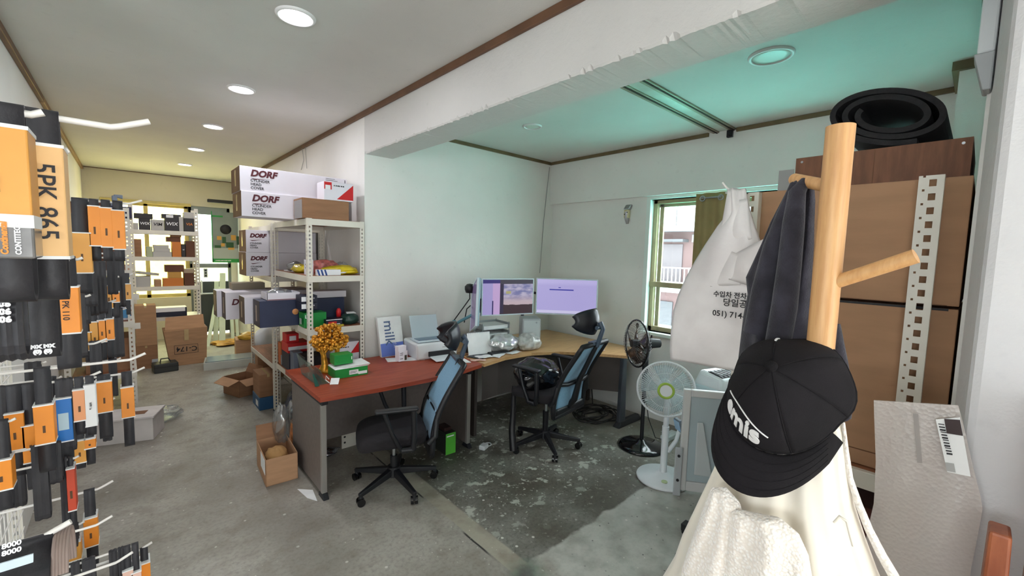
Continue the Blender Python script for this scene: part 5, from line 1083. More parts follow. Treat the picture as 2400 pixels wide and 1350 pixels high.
# glass sheet / step on the floor
gs = thing('glass_plate', 'grey glass plate in a pale frame lying on the aisle floor', 'plate', (1.05, 6.85, 0))
MB().hull([(.74, 7.02, .10), (1.44, 6.95, .10), (1.50, 7.30, .10), (.80, 7.36, .10)], [(.74, 7.02, .112), (1.44, 6.95, .112), (1.50, 7.30, .112), (.80, 7.36, .112)]).build('plate', M('grey_glass', (146, 158, 156), .15, var=.08), gs)
MB().hull([(.72, 7.0, 0), (1.46, 6.93, 0), (1.52, 7.32, 0), (.78, 7.38, 0)], [(.72, 7.0, .10), (1.46, 6.93, .10), (1.52, 7.32, .10), (.78, 7.38, .10)]).build('frame', M('pale_frame', (196, 200, 192), .5, var=.05), gs)
tag(crumple((.20, 5.30, .05), (.13, .16, .05), 107, 36, .5).build('clear_bag', CLEAR), 'clear plastic bag on the aisle floor by the wall rack', 'bag')
wbx = carton('long white carton on the floor under the hanging belts', (-.03, 4.95, 0), (.40, .28, .20), -.32, M('white_dusty_carton', (206, 200, 196), .7, var=.08), name='floor_carton', tape=False)
MB().box((-.21, -.15, .195), (.21, .15, .215)).build('lid', M('white_dusty_carton', (206, 200, 196), .7, var=.08), wbx, local=True, bevel=.004); MB().box((.02, -.06, .2155), (.12, .03, .217)).build('stain', CARDIN, wbx, local=True)
# poster, black bar, grey banner by the door
pg = thing('poster', 'green and grey tool poster hung at the glass door', 'poster', (1.30, 9.60, 1.30))
P0 = at(498, 615, Y=9.58); P1 = at(566, 500, Y=9.58); x0, x1, z0, z1 = P0.x, 1.595, P0.z, P1.z
MB().box((x0, 9.58, z0), (x1, 9.592, z1)).build('sheet', M('poster_grey', (120, 130, 128), .4, var=.1, vs=3), pg)
MB().box((x0, 9.577, z0), (x1, 9.5795, z0 + .07)).box((x0, 9.577, z0), (x0 + .015, 9.5795, z1)).box((x0, 9.577, z1 - .1), (x0 + .18, 9.5795, z1 - .07)).build('green_border', GREEN, pg)
MB().box((x0 + .015, 9.577, z0 + .07), (x1, 9.5795, z0 + .27)).build('grey_panel', M('poster_pale', (160, 168, 166), .5), pg)
mb = MB()
for k, (dx, dz, w, h) in enumerate(((.08, .42, .07, .07), (.30, .42, .08, .10), (.14, .30, .06, .06), (.25, .24, .10, .05))): mb.box((x0 + dx, 9.5755, z0 + dz), (x0 + dx + w, 9.5775, z0 + dz + h))
mb.build('amber_print', OCR, pg)
mb = MB()
for k, (dx, dz, w, h) in enumerate(((.16, .36, .06, .12), (.22, .28, .12, .10), (.39, .34, .08, .16), (.04, .27, .1, .05))): mb.box((x0 + dx, 9.575, z0 + dz), (x0 + dx + w, 9.5775, z0 + dz + h))
mb.build('dark_green_print', M('poster_dark_green', (36, 80, 48), .5), pg)
MB().lathe([(0, 0), (.09, 0), (.09, .002), (0, .002)], 20, tr(x0 + .22, 9.577, z0 + .62) @ Matrix.Rotation(pi / 2, 4, 'X')).build('black_print', INK, pg)
pline(pg, x0 + .05 - 1.30, x0 + .30 - 1.30, 9.5775 - 9.60, z0 + .028 - 1.30, .014, WHITE)
tag(MB().cbox((1.38, 9.62, 2.525), (.50, .06, .06)).cyl((1.17, 9.62, 2.54), (1.15, 9.62, 2.54), .012).build('door_closer', BLACKP, bevel=.012), 'black horizontal bar fixed high on the far wall', 'bar')
ks = thing('switch_box', 'small grey switch panel on the glass door', 'switch', (1.09, 9.79, 1.10)); MB().box((1.06, 9.80, 1.10), (1.12, 9.825, 1.27)).build('panel', PLG, ks, bevel=.004)
for k in range(3): MB().box((1.075, 9.795, 1.12 + k * .05), (1.105, 9.80, 1.15 + k * .05)).build('button', INK, ks)
tag(MB().tube([at(708, 345, X=1.585), at(712, 375, X=1.585), at(706, 398, X=1.585)], .004, 5).tube([at(716, 345, X=1.585), at(719, 395, X=1.585)], .004, 5).build('hanging_string', M('string_grey', (170, 170, 165), .7)), 'thin pale strings hanging on the aisle wall above the cartons', 'string')

# ================================================================ drive belts on the wire rack at the left
PXP = -.36
br = thing('belt_rack', 'white wire mesh rack hung with drive belts at the left edge', 'rack', (PXP, 1.6, 0))
for y in (.62, 1.50, 2.62):
    mb = MB(); flange(mb, (PXP - .045, y, 0), (1, 0, 0), .04, 0, 2.02, .012, .016, .034); mb.box((PXP - .047, y, 0), (PXP - .043, y + .04, 2.02)); mb.build('post', RACKW, br, solid=.002, soff=0)
mb = MB()
for k in range(35): y = .60 + k * .06; mb.cyl((PXP - .01, y, .35), (PXP - .01, y, 2.0), .0022, n=5, cap=False)
for k in range(23): z = .35 + k * .075; mb.cyl((PXP - .006, .60, z), (PXP - .006, 2.65, z), .0022, n=5, cap=False)
tag(mb.build('wire_grid', HOOKW, br), None, None, None, 'stuff')
HK = []
def hook(yd, px, py, r=.0036, up=.014, L=None):
    T = at(px, py, Y=yd); z = T.z - up; e = min(.035, .6 * (T.x - PXP))
    MB().tube([(PXP - .01, yd, z + .001), (PXP + .02, yd, z + .001), (T.x - e, yd, z), (T.x - e * .8, yd, z + up * .15), (T.x, yd, T.z)], r, 8).build('hook', HOOKW, br)
    HK.append((yd, z, T.x)); return z
for h in ((.70, 350, 285), (1.95, 333, 470), (2.5, 279, 648), (2.3, 272, 703), (2.1, 251, 794), (1.6, 341, 828), (1.75, 236, 871), (2.0, 339, 861), (1.78, 265, 1127), (1.62, 263, 1209), (.75, 166, 1222), (1.66, 356, 1271), (1.50, 311, 1294)):
    hook(*h)
def belt(desc, px, row, top, bot, yd, sl=None, col=None, words=None, ribs=0, snap=True, group='drive belts on the wire rack', patch=None, wr=None, gap=.018):
    zt = at(px[0], top, Y=yd).z; xm = at((px[0] + px[1]) / 2, row, Y=yd).x; hz = None; y_in = yd
    for (hy, z, hx) in HK:
        if snap and abs(hy - y_in) < .07 and abs(z + .007 - zt) < .045 and hx > xm - .02: hz = z; yd = hy
    x0 = at(px[0], row, Y=yd).x; x1 = at(px[1], row, Y=yd).x; zb = at(px[0], bot, Y=yd).z; xm = (x0 + x1) / 2
    if hz is None:
        hz = zt - .0075; e = x1 + .012
        MB().tube([(PXP - .01, yd, hz), (e - .008, yd, hz), (e, yd, hz + .004)], .0034, 6).build('hook', HOOKW, br); HK.append((yd, hz, e))
    zt = hz + .0078
    t = thing('drive_belt', desc, 'belt', (xm, yd, zb), 0, group)
    # loop path in y,z : tight at the hook, rounded at the bottom
    th = .0045; path = []
    for i in range(7): a = pi * i / 6; path.append((-.0065 * math.cos(a), zt - .0065 + .0065 * math.sin(a)))      # over the hook
    g = gap; n = 6
    for i in range(1, n): f = i / n; path.append((.0065 + (g - .0065) * min(1, f * 1.6), zt - .0065 + (zb + g - zt + .0065) * f))
    for i in range(7): a = pi * i / 6; path.append((g * math.cos(a), zb + g - g * math.sin(a)))
    for i in range(n - 1, 0, -1): f = i / n; path.append((-(.0065 + (g - .0065) * min(1, f * 1.6)), zt - .0065 + (zb + g - zt + .0065) * f))
    m = len(path); mb = MB(); nx = max(1, ribs * 2); v = []; cols = nx + 1
    for i in range(m):
        p0 = path[i - 1]; p1 = path[(i + 1) % m]; ty, tz = p1[0] - p0[0], p1[1] - p0[1]; l = math.hypot(ty, tz) or 1; ny, nz = -tz / l, ty / l
        for j in range(cols):
            d = (.002 if (ribs and j % 2) else 0); v.append((x0 + (x1 - x0) * j / nx, yd + path[i][0] + ny * d, path[i][1] + nz * d))
        for j in (0, 1): v.append((x0 if j == 0 else x1, yd + path[i][0] - ny * th, path[i][1] - nz * th))
    f = []; st = cols + 2
    for i in range(m):
        a = i * st; b = ((i + 1) % m) * st
        for j in range(nx): f.append((a + j, a + j + 1, b + j + 1, b + j))
        f += [(a + cols + 1, a + cols, b + cols, b + cols + 1), (a, b, b + cols, a + cols), (a + nx, a + cols + 1, b + cols + 1, b + nx)]
    mb.add(v, f, 0, not ribs).build('belt', RUBBER, t)
    if sl:
        z1 = at((px[0] + px[1]) / 2, sl[0], Y=yd).z; z0 = at((px[0] + px[1]) / 2, sl[1], Y=yd).z; e = .0035; d = g + .006
        MB().box((x0 - e, yd - d, z0), (x1 + e, yd + d, z1)).build('sleeve', col, t, bevel=.0015)
        MB().box((x0 - e - .0006, yd - d - .0006, z1 - .003), (x1 + e + .0006, yd + d + .0006, z1 + .0004)).build('sleeve_edge', PAPER, t)
        MB().box((x0 - e - .0006, yd - d - .0006, z0 - .0004), (x1 + e + .0006, yd + d + .0006, z0 + .003)).build('sleeve_edge', PAPER, t)
        if words: text(t, words, (0, -d, (z0 + z1) / 2 - zb), (0, 0, -1), (1, 0, 0), (wr or .4) * (x1 - x0), INK, 0, .0002, 'CENTER')
        else: MB().box((xm - .003, yd - d - .0006, z0 + (z1 - z0) * .3), (xm + .002, yd - d + .0002, z0 + (z1 - z0) * .48)).build('print', M('faint_ink', (90, 60, 30), .6), t)
        if patch: MB().box((x0 + .004, yd - d - .0008, z0 + (z1 - z0) * .28), (x1 - .004, yd - d + .0002, z0 + (z1 - z0) * .66)).build('label', M('pale_blue_label', (176, 200, 210), .5), t)
    return t, x0, x1, yd, zb, zt
b = belt('belt in a tan sleeve marked 5PK 865 on the nearest upper hook', (72, 150), 475, 238, 705, .70, (345, 605), TANS, '5PK 865', wr=.95)
# nearest belt in printed sleeve
b = belt('nearest belt in an orange and grey printed sleeve at the frame edge', (-60, 72), 480, 228, 712, .62, (300, 520), ORANGE2, snap=True)
t, x0, x1, yd, zb, zt = b; d = .025; zA = at(40, 605, Y=yd).z; zBn = at(40, 520, Y=yd).z; zCn = at(40, 545, Y=yd).z
MB().box((x0 - .0038, yd - d, zA), (x1 + .0038, yd + d, zBn)).build('clear_sleeve', M('grey_film_sleeve', (116, 114, 112), .2, .1, var=.2, vs=25), t, bevel=.002)
MB().box((x0 - .0042, yd - d - .0006, zBn - .006), (x1 + .0042, yd + d + .0006, zBn + .006)).build('white_band', PAPER, t)
text(t, 'Continental', ((x1 - x0) * .08, -d - .001, zA - zb + .004), (0, 0, 1), (-1, 0, 0), .0062, ORANGE, .1, .0003); text(t, 'CONTITECH', ((x1 - x0) * .32, -d - .001, zA - zb + .004), (0, 0, 1), (-1, 0, 0), .0052, WHITE, 0, .0002)
def words_on(b, s, size, rows, rotz_=False):
    t, x0, x1, yd, zb, zt = b
    text(t, s, (0, -.0195, rows - zb), (1, 0, 0), (0, 0, 1), size, WHITE, 0, .0006, 'CENTER')
b = belt('wide black belt printed 808 below the nearest sleeves', (48, 145), 660, 330, 702, .72, snap=False); words_on(b, '808 808', (b[2] - b[1]) * .22, at(90, 632, Y=.72).z)
b = belt('wide black belt printed 1606 at the left frame edge', (-45, 62), 760, 560, 850, .68, snap=False, ribs=4); words_on(b, '1606\n1606\n1606', (b[2] - b[1]) * .26, at(30, 725, Y=.68).z)
b = belt('black belt printed MX beside the wide numbered belt', (64, 142), 790, 600, 842, .86, snap=False); words_on(b, 'MX MX\n(0) (0)', (b[2] - b[1]) * .22, at(100, 812, Y=.86).z)
T3 = [('leftmost', (212, 234), (483, 577), 464), ('middle', (239, 261), (487, 580), 466), ('rightmost', (266, 290), (493, 585), 470)]
for w, px, sl, tp in T3: belt('%s of three orange sleeved belts on the upper rear hook' % w, px, 533, tp, 612, 1.95, sl, ORANGE)
S = [('orange sleeved belt just right of the numbered black belts', (128, 184), 725, 600, 868, 1.45, (670, 780), ORANGE, 'PK 110'),
 ('amber sleeved belt left of the three orange ones', (174, 213), 592, 470, 690, 1.9, (545, 640), ORANGE2, None),
 ('belt with a narrow white sleeve behind the amber sleeved one', (166, 184), 625, 500, 690, 2.06, (596, 650), PAPER, None),
 ('small amber sleeved belt on the high short hook', (249, 262), 690, 645, 742, 2.5, (668, 722), ORANGE2, None),
 ('small orange sleeved belt second on the high short hook', (263, 278), 695, 645, 745, 2.5, (683, 708), ORANGE, None),
 ('small orange sleeved belt beside the white rack post', (294, 305), 685, 640, 738, 2.62, (664, 702), ORANGE2, None),
 ('first of four small orange sleeves in the middle cluster', (199, 214), 797, 722, 850, 2.3, (776, 820), ORANGE2, None),
 ('second of four small orange sleeves in the middle cluster', (215, 231), 787, 718, 852, 2.3, (752, 822), ORANGE2, None),
 ('third of four small orange sleeves in the middle cluster', (232, 248), 775, 714, 845, 2.3, (748, 800), ORANGE, None),
 ('fourth of four small orange sleeves in the middle cluster', (249, 265), 770, 710, 840, 2.3, (745, 795), ORANGE, None),
 ('leftmost orange sleeved belt of the long lower row', (20, 57), 1005, 898, 1120, 1.72, (962, 1050), ORANGE, None),
 ('orange sleeved belt with a black blot in the long lower row', (60, 92), 1035, 893, 1150, 1.73, (990, 1078), ORANGE, None),
 ('orange sleeved belt left of the blue sleeve', (87, 126), 990, 886, 1110, 1.66, (943, 1035), ORANGE, None),
 ('pink orange sleeved belt right of the blue sleeve', (177, 199), 945, 876, 1020, 1.76, (908, 982), M('salmon_sleeve', (232, 160, 110), .5), None),
 ('belt in a white handwritten sleeve in the lower row', (203, 223), 945, 874, 1022, 1.78, (898, 994), PAPER, 'WP/ 1a'),
 ('orange sleeved belt right of the white handwritten sleeve', (229, 261), 926, 868, 1030, 1.98, (890, 963), ORANGE, None),
 ('orange sleeved belt at the right end of the lower row', (287, 312), 938, 863, 1048, 2.0, (903, 975), ORANGE, None),
 ('orange sleeved belt low at the left frame edge', (-12, 28), 1105, 985, 1200, 1.55, (1070, 1142), ORANGE, None),
 ('amber sleeved belt hanging below the blue sleeve', (178, 199), 1052, 985, 1100, 1.9, (1026, 1080), ORANGE2, None),
 ('belt with a short orange sleeve under the handwritten one', (202, 222), 1040, 980, 1090, 1.92, (1022, 1046), ORANGE, None),
 ('belt in a thin red sleeve above the lowest hooks', (163, 175), 1140, 1070, 1285, 1.7, (1090, 1190), M('red_sleeve', (200, 70, 40), .5), None),
 ('single orange sleeved belt hanging over the open floor', (201, 227), 1238, 1143, 1335, 1.78, (1205, 1273), ORANGE, None),
 ('amber sleeved belt behind the ribbed near belt', (160, 188), 1290, 1230, 1380, 1.74, (1262, 1306), ORANGE2, None),
 ('orange sleeved belt at the right of the bottom cluster', (330, 349), 1335, 1268, 1420, 1.66, (1310, 1400), ORANGE, None),
 ('pink sleeved belt first in the bottom cluster', (291, 309), 1340, 1280, 1420, 1.62, (1326, 1400), PINKS, None),
 ('pink sleeved belt second in the bottom cluster', (311, 328), 1345, 1274, 1420, 1.66, (1330, 1410), PINKS, None)]
for (lab, px, row, tp, bt, y, sl_, col, wd_) in S: belt(lab, px, row, tp, bt, y, sl_, col, wd_)
belt('belt in a bright blue sleeve with a pale label in the lower row', (134, 168), 980, 872, 1090, 1.75, (928, 1030), BLUE, patch=True)
# big ribbed belt nearest the viewer at the bottom corner
b = belt('broad ribbed belt nearest the viewer at the bottom left corner', (-60, 128), 1290, 1228, 1460, .75, snap=True, gap=.05, ribs=0)
t, x0, x1, yd, zb, zt = b; z_ = at(90, 1262, Y=yd - .03).z
MB().hull([(x1 - .050, yd - .0415, z_ - .055), (x1 - .014, yd - .0415, z_ - .055), (x1 - .014, yd - .039, z_ - .055), (x1 - .05, yd - .039, z_ - .055)], [(x1 - .050, yd - .028, z_ - .018), (x1 - .014, yd - .028, z_ - .018), (x1 - .014, yd - .026, z_ - .018), (x1 - .05, yd - .026, z_ - .018)]).build('label', M('label_bluewhite', (206, 222, 232), .4), t)
text(t, '18000\n18000', (x1 - .032 - (x0 + x1) / 2, -.026, z_ - .004 - zb), (1, 0, 0), (0, .35, 1), .0075, WHITE, 0, .0003, 'CENTER')
mb = MB()
for k in range(5): mb.tube([(x1 + .002 + k * .0028, yd + .048 * math.sin(a) * (1 if True else 1), zt - .055 + .05 * math.cos(a)) for a in [-.2 + i * .12 for i in range(-8, 18)]], .0022, 5)
mb.build('ribs', M('pinkish_rubber', (150, 132, 124), .6), t)
# plain black belts that fill the rack
q = random.Random(17)
plain = [((165, 200), 520, 466, 610, 2.0), ((193, 222), 560, 466, 718, 2.02), ((155, 205), 800, 690, 842, 1.75), ((-20, 20), 1000, 905, 1110, 1.70), ((78, 116), 1130, 1045, 1222, 1.66), ((116, 146), 1080, 1000, 1135, 1.68), ((143, 162), 1150, 1075, 1295, 1.7),
         ((140, 172), 905, 872, 1060, 1.82), ((166, 188), 1330, 1302, 1420, 1.6), ((192, 224), 1320, 1292, 1430, 1.62), ((256, 276), 1320, 1285, 1400, 1.62), ((277, 292), 1320, 1284, 1410, 1.63), ((28, 60), 1130, 1060, 1190, 1.9), ((100, 135), 930, 885, 1070, 1.9),
         ((205, 228), 650, 612, 740, 2.25), ((228, 250), 660, 618, 735, 2.3), ((250, 275), 630, 590, 690, 2.35), ((265, 290), 770, 722, 838, 2.5), ((270, 292), 640, 600, 720, 2.55), ((188, 210), 700, 650, 760, 2.2), ((60, 100), 900, 850, 960, 2.1), ((240, 262), 1000, 935, 1035, 2.1), ((212, 240), 860, 800, 905, 2.2), ((150, 178), 660, 600, 745, 2.1), ((110, 140), 640, 590, 700, 1.5), ((0, 45), 930, 880, 990, 2.0), ((255, 275), 870, 840, 930, 2.3), ((40, 90), 620, 570, 700, 1.3)]
used = {}
for (px, row, tp, bt, y) in plain:
    cx_, cy_ = (px[0] + px[1]) / 2, (tp + bt) / 2
    k = min(S, key=lambda s_: abs((s_[1][0] + s_[1][1]) / 2 - cx_) + .7 * abs(s_[2] - cy_)); kx = (k[1][0] + k[1][1]) / 2
    side = ('left of' if cx_ < kx else 'right of') if abs(cx_ - kx) > 14 else ('above' if cy_ < k[2] else 'below')
    lab = 'plain black belt %s the %s' % (side, ' '.join(w for w in k[0].split() if w not in ('the',)))
    used[lab] = used.get(lab, 0) + 1
    if used[lab] > 1: lab = lab.replace('plain black belt', 'other plain black belt' if used[lab] == 2 else 'third plain black belt')
    belt(' '.join(lab.split()[:16]), px, row, tp, bt, y + q.uniform(-.02, .02), group='plain black belts on the wire rack', ribs=2)

# ================================================================ heavy rack with cardboard at the right
hr = thing('heavy_rack', 'white slotted heavy rack stacked with brown cardboard at the right', 'rack', (2.5, .4, 0))
def column(ya, yb, z1, x, small=True):
    w = yb - ya; mb = MB(); pitch = .0485; hw_, hh = .019, .024; a = w * .42; b = a + hw_
    def qd(y0, y1, za, zb_): mb.add([(x, y1, za), (x, y0, za), (x, y0, zb_), (x, y1, zb_)], [(0, 1, 2, 3)])
    # y runs from yb (photo left) to ya (photo right)
    s0 = yb - a; s1 = yb - b; h0 = yb - .010; h1 = yb - .017
    qd(s1, s0 if False else s1, 0, 0) if False else None
    qd(ya, s1, 0, z1); qd(s0, h1, 0, z1); qd(h0, yb, 0, z1); z = 0; zz = 0; n = int(z1 / pitch)
    for i in range(n):
        zc = z1 - (n - i - .45) * pitch; qd(s1, s0, z, zc - hh / 2); z = zc + hh / 2
        zs = zc + pitch * .5; qd(h1, h0, zz, zs - .004); zz = zs + .004
    qd(s1, s0, z, z1)
    if zz < z1: qd(h1, h0, zz, z1)
    mb.add([(x, yb, 0), (x + .04, yb, 0), (x + .04, yb, z1), (x, yb, z1)], [(0, 1, 2, 3)]); mb.add([(x, ya, 0), (x + .04, ya, 0), (x + .04, ya, z1), (x, ya, z1)], [(3, 2, 1, 0)])
    return mb.build('post', RACKW, hr, solid=.002, soff=0)
RXF = 2.10
column(.108, .172, 2.03, RXF); column(.690, .752, 2.02, RXF)
for (y, x) in ((.14, 3.4), (.72, 3.4)): MB().box((x, y - .03, 0), (x + .04, y + .03, 2.0)).build('post', RACKW, hr)
for z in (.905, .30, 1.75):
    if z > 1: continue
    MB().box((RXF + .002, .17, z - .07), (RXF + .03, .69, z)).build('beam', RACKW, hr, bevel=.003); MB().box((RXF + .03, .11, z - .02), (3.4, .75, z)).build('board', SHELFB, hr)
u = carton('upper plain brown carton on the heavy rack behind the coat stand', (2.41, .39, 1.572), (.50, .70, .455), 0, M('cardboard_big', (176, 136, 104), .85, var=.06, vs=3, bump=.1, bs=90, stretch=(1, 1, 6)), tape=False, name='large_carton')
MB().box((-.2515, -.32, .0), (-.2505, .33, .003)).build('bottom_crease', CARDIN, u, local=True)
l = carton('lower plain brown carton on the heavy rack behind the fleece jacket', (2.41, .39, .907), (.50, .70, .655), 0, M('cardboard_big', (176, 136, 104)), tape=False, name='large_carton')
MB().box((-.2515, -.325, .647), (-.2502, .20, .656)).build('lid_gap', INK, l, local=True)
MB().box((-.2515, -.33, .06), (-.2502, .33, .064)).build('bottom_crease', CARDIN, l, local=True)
carton('dark red brown carton on the bottom board of the heavy rack', (2.42, .40, .302), (.44, .52, .42), 0, M('maroon_carton', (84, 44, 36), .8), tape=True)
wbx = thing('wooden_crate', 'brown plywood crate on top of the cardboard cartons', 'crate', (2.62, .35, 2.028))
PLY = wood('plywood_brown', (112, 70, 46), (134, 86, 58), (14, 14, 2), .6)
MB().box((2.34, .055, 2.028), (2.355, .62, 2.195)).build('front_board', PLY, wbx); MB().box((2.355, .60, 2.028), (2.95, .62, 2.195)).build('side_board', PLY, wbx); MB().box((2.355, .055, 2.028), (2.95, .075, 2.195)).build('side_board', PLY, wbx); MB().box((2.355, .075, 2.18), (2.95, .60, 2.195)).build('top_board', PLY, wbx)
MB().box((2.34 - .0012, .335, 2.028), (2.34, .337, 2.195)).build('joint', CARDIN, wbx)
for (y, z) in ((.08, 2.175), (.595, 2.175)): MB().cyl((2.339, y, z), (2.336, y, z), .005).build('nail', STEEL, wbx)
tag(MB().box((2.245, .60, 2.028), (2.25, .66, 2.13)).build('grey_card', M('grey_card', (150, 150, 148), .5)), 'grey card standing beside the plywood crate behind the pole top', 'card')
# rolled rubber mat
rm = thing('rolled_mat', 'rolled black foam mat on top of the plywood crate', 'mat', (2.62, .33, 2.195))
def oval(rr, a):
    y = 1.0 * rr * math.cos(a) * .205; z = rr * math.sin(a) * .118; k = .18
    return Vector((0, .31 - (y * math.cos(k) - z * math.sin(k)) * -1 * -1, 2.33 + y * -0.16 + z))
pts = []; turns = 2.4; n = 120
for i in range(n + 1):
    f = i / n; a = 2 * pi * turns * f + 2.6; pts.append((oval(.47 + .53 * f, a)))
zmin = min(p.z for p in pts); lift = 2.197 + .012 - zmin; pts = [p + Vector((0, 0, lift)) for p in pts]
mb = MB(); th = .0105; v = []
for i, p in enumerate(pts):
    d = (pts[min(i + 1, n)] - pts[max(i - 1, 0)]).normalized(); nn = Vector((0, -d.z, d.y))
    for x in (2.36, 2.92):
        for s in (1, -1): v.append((x, p.y + nn.y * th * s, p.z + nn.z * th * s))
f = []
for i in range(n):
    a = i * 4; b = a + 4; f += [(a, b, b + 2, a + 2), (a + 1, a + 3, b + 3, b + 1), (a, a + 1, b + 1, b), (a + 2, b + 2, b + 3, a + 3)]
f += [(0, 2, 3, 1), (n * 4, n * 4 + 1, n * 4 + 3, n * 4 + 2)]
mb.add(v, f, 0, False).build('foam_sheet', M('black_foam', (40, 38, 40), .9, var=.15, vs=60, bump=.3, bs=300), rm)
# black flat things and white hooks on the rack top
hk = thing('rack_hook', 'white wire hook on the rack post holding the plastic bag', 'hook', (2.06, .72, 1.98))
PB = at(1706, 452, X=2.085); PA = at(1693, 428, X=1.96)
MB().tube([tuple(PB + Vector((.015, -.01, 0))), tuple(PB + Vector((-.02, .0, -.002))), tuple(at(1718, 448, X=1.985)), tuple(at(1704, 441, X=1.965)), tuple(PA)], .0045, 8).build('wire', HOOKW, hk)
# ================================================================ plastic bag
BAGM = NT('bag_plastic'); co = BAGM.co('Object'); BAGM.color(BAGM.mix(BAGM.step(BAGM.noise(3, 4, co), .3, .7), lin((214, 208, 206)), lin((236, 232, 230)))); BAGM.set(Roughness=.42, Subsurface_Weight=.0, Transmission_Weight=0.0); BAGM.bump(BAGM.noise(16, 4, co), .25, .01); BAGM = BAGM.m
bag = thing('shopping_bag', 'white plastic shopping bag with black Korean print hung on the rack', 'bag', tuple(at(1690, 850, X=1.97)))
rows = [(442, 1704, 1748), (470, 1707, 1752), (500, 1706, 1760), (530, 1682, 1770), (570, 1655, 1784), (610, 1630, 1800), (650, 1608, 1812), (690, 1590, 1822), (730, 1578, 1830), (780, 1572, 1830), (825, 1570, 1826), (848, 1572, 1822)]
def bagrow(v):
    k = v * (len(rows) - 1); i = min(int(k), len(rows) - 2); f = k - i; return [rows[i][j] * (1 - f) + rows[i + 1][j] * f for j in range(3)]
def bagfn(sgn):
    def fn(u, v):
        r, l_, rr = bagrow(v); px = l_ + (rr - l_) * u; r2 = r + (u * 42 - 6) * max(0, v - .8) / .2
        b = math.sin(pi * u) ** .7 * (.012 + .045 * math.sin(pi * min(1, v * 1.0)) ** .8)
        fold = .010 * math.sin(u * 11 + v * 3) * (1 - v) + .006 * math.sin(v * 14 - u * 6)
        return at(px, r2, X=1.975) + Vector((sgn * b + fold * math.sin(pi * u), 0, 0))
    return fn
MB().grid(bagfn(-1), 30, 40).grid(bagfn(.6), 30, 40, flip=True).build('bag_body', BAGM, bag, solid=.001)
def strip(name, quad, X, m, par, bulge=.02, n=10):
    a, b, c, d = [Vector(at(px, py, X=x)) for (px, py, x) in quad]
    return MB().grid(lambda u, v: a * (1 - u) * (1 - v) + b * u * (1 - v) + c * u * v + d * (1 - u) * v + Vector((-bulge * math.sin(pi * v) * math.sin(pi * u), 0, 0)), n, n).build(name, m, par, solid=.0012)
strip('handle_flap', [(1712, 588, 1.93), (1742, 600, 1.92), (1735, 668, 1.915), (1665, 672, 1.92)], 0, BAGM, bag)
strip('handle_flap', [(1722, 595, 1.93), (1790, 560, 1.93), (1790, 680, 1.92), (1708, 655, 1.905)], 0, BAGM, bag, .03)
strip('gathered_neck', [(1722, 470, 1.955), (1752, 466, 1.955), (1762, 560, 1.94), (1700, 575, 1.94)], 0, BAGM, bag, .02)
strip('gathered_neck', [(1706, 445, 1.955), (1728, 445, 1.955), (1726, 520, 1.945), (1690, 535, 1.945)], 0, BAGM, bag, .015)
bl = bag.location
def btext(s, px, py, size): 
    p = at(px, py, X=1.909) - bl; text(bag, s, tuple(p), (0, -1, 0), (0, 0, 1), size, INK, 0, .0006)
btext('수입차 전차종', 1672, 689, .028); btext('당일공급', 1694, 709, .036); btext('051) 714-', 1670, 733, .034)

# ================================================================ coat stand
PINE = wood('pine_dowel', (202, 150, 96), (220, 172, 116), (30, 30, 2.2), .45)
cs_ = thing('coat_stand', 'light pine coat stand pole with angled pegs in the foreground', 'coat stand', (1.0, .198, 0))
MB().cyl((1.0, .203, 0), (1.0, .197, 1.973), .0232, .0232, 32).build('pole', PINE, cs_, bevel=.002)
PG1 = at(2147, 600, X=.985); MB().cyl(tuple(at(1938, 668, X=1.0)), tuple(PG1), .0125, .0125, 20).build('peg', PINE, cs_, bevel=.003)
MB().cyl((1.0, .199, 1.86), tuple(at(1862, 420, X=1.10)), .0125, .0125, 20).build('peg', PINE, cs_, bevel=.003)
MB().cyl((1.0, .198, 1.545), tuple(at(1850, 860, X=.90)), .0125, .0125, 20).build('peg', PINE, cs_, bevel=.003)
for k in range(3):
    a = 2 * pi * k / 3 + .5; MB().hull([(1.0 + .02 * math.cos(a + 1.5), .2 + .02 * math.sin(a + 1.5), .03), (1.0 + .24 * math.cos(a), .2 + .24 * math.sin(a), 0), (1.0 + .25 * math.cos(a + .08), .2 + .25 * math.sin(a + .08), 0), (1.0 + .02 * math.cos(a - 1.5), .2 + .02 * math.sin(a - 1.5), .03)], [(1.0 + .02 * math.cos(a + 1.5), .2 + .02 * math.sin(a + 1.5), .09), (1.0 + .24 * math.cos(a), .2 + .24 * math.sin(a), .03), (1.0 + .25 * math.cos(a + .08), .2 + .25 * math.sin(a + .08), .03), (1.0 + .02 * math.cos(a - 1.5), .2 + .02 * math.sin(a - 1.5), .09)]).build('foot', PINE, cs_)
# navy fleece hung on the far peg
FLE = NT('navy_fleece'); co = FLE.co('Object'); FLE.color(FLE.mix(FLE.step(FLE.noise(25, 4, co), .3, .7), lin((34, 32, 40)), lin((52, 50, 60)))); FLE.set(Roughness=.95, Sheen_Weight=.15); FLE.bump(FLE.math('ADD', FLE.noise(260, 3, co), FLE.math('MULTIPLY', FLE.noise(12, 3, co), .6)), .4, .004); FLE = FLE.m
sc = thing('fleece_jacket', 'dark navy fleece jacket draped over the rear peg of the coat stand', 'jacket', tuple(at(1850, 980, X=1.08)))
frow = [(416, 1868, 1896), (430, 1852, 1908), (470, 1832, 1911), (520, 1806, 1909), (570, 1785, 1908), (620, 1762, 1905), (650, 1748, 1903), (690, 1752, 1900), (740, 1742, 1895), (800, 1735, 1900), (860, 1728, 1935), (920, 1740, 1970), (985, 1770, 1990)]
def fl_row(v):
    k = v * (len(frow) - 1); i = min(int(k), len(frow) - 2); f = k - i; return [frow[i][j] * (1 - f) + frow[i + 1][j] * f for j in range(3)]
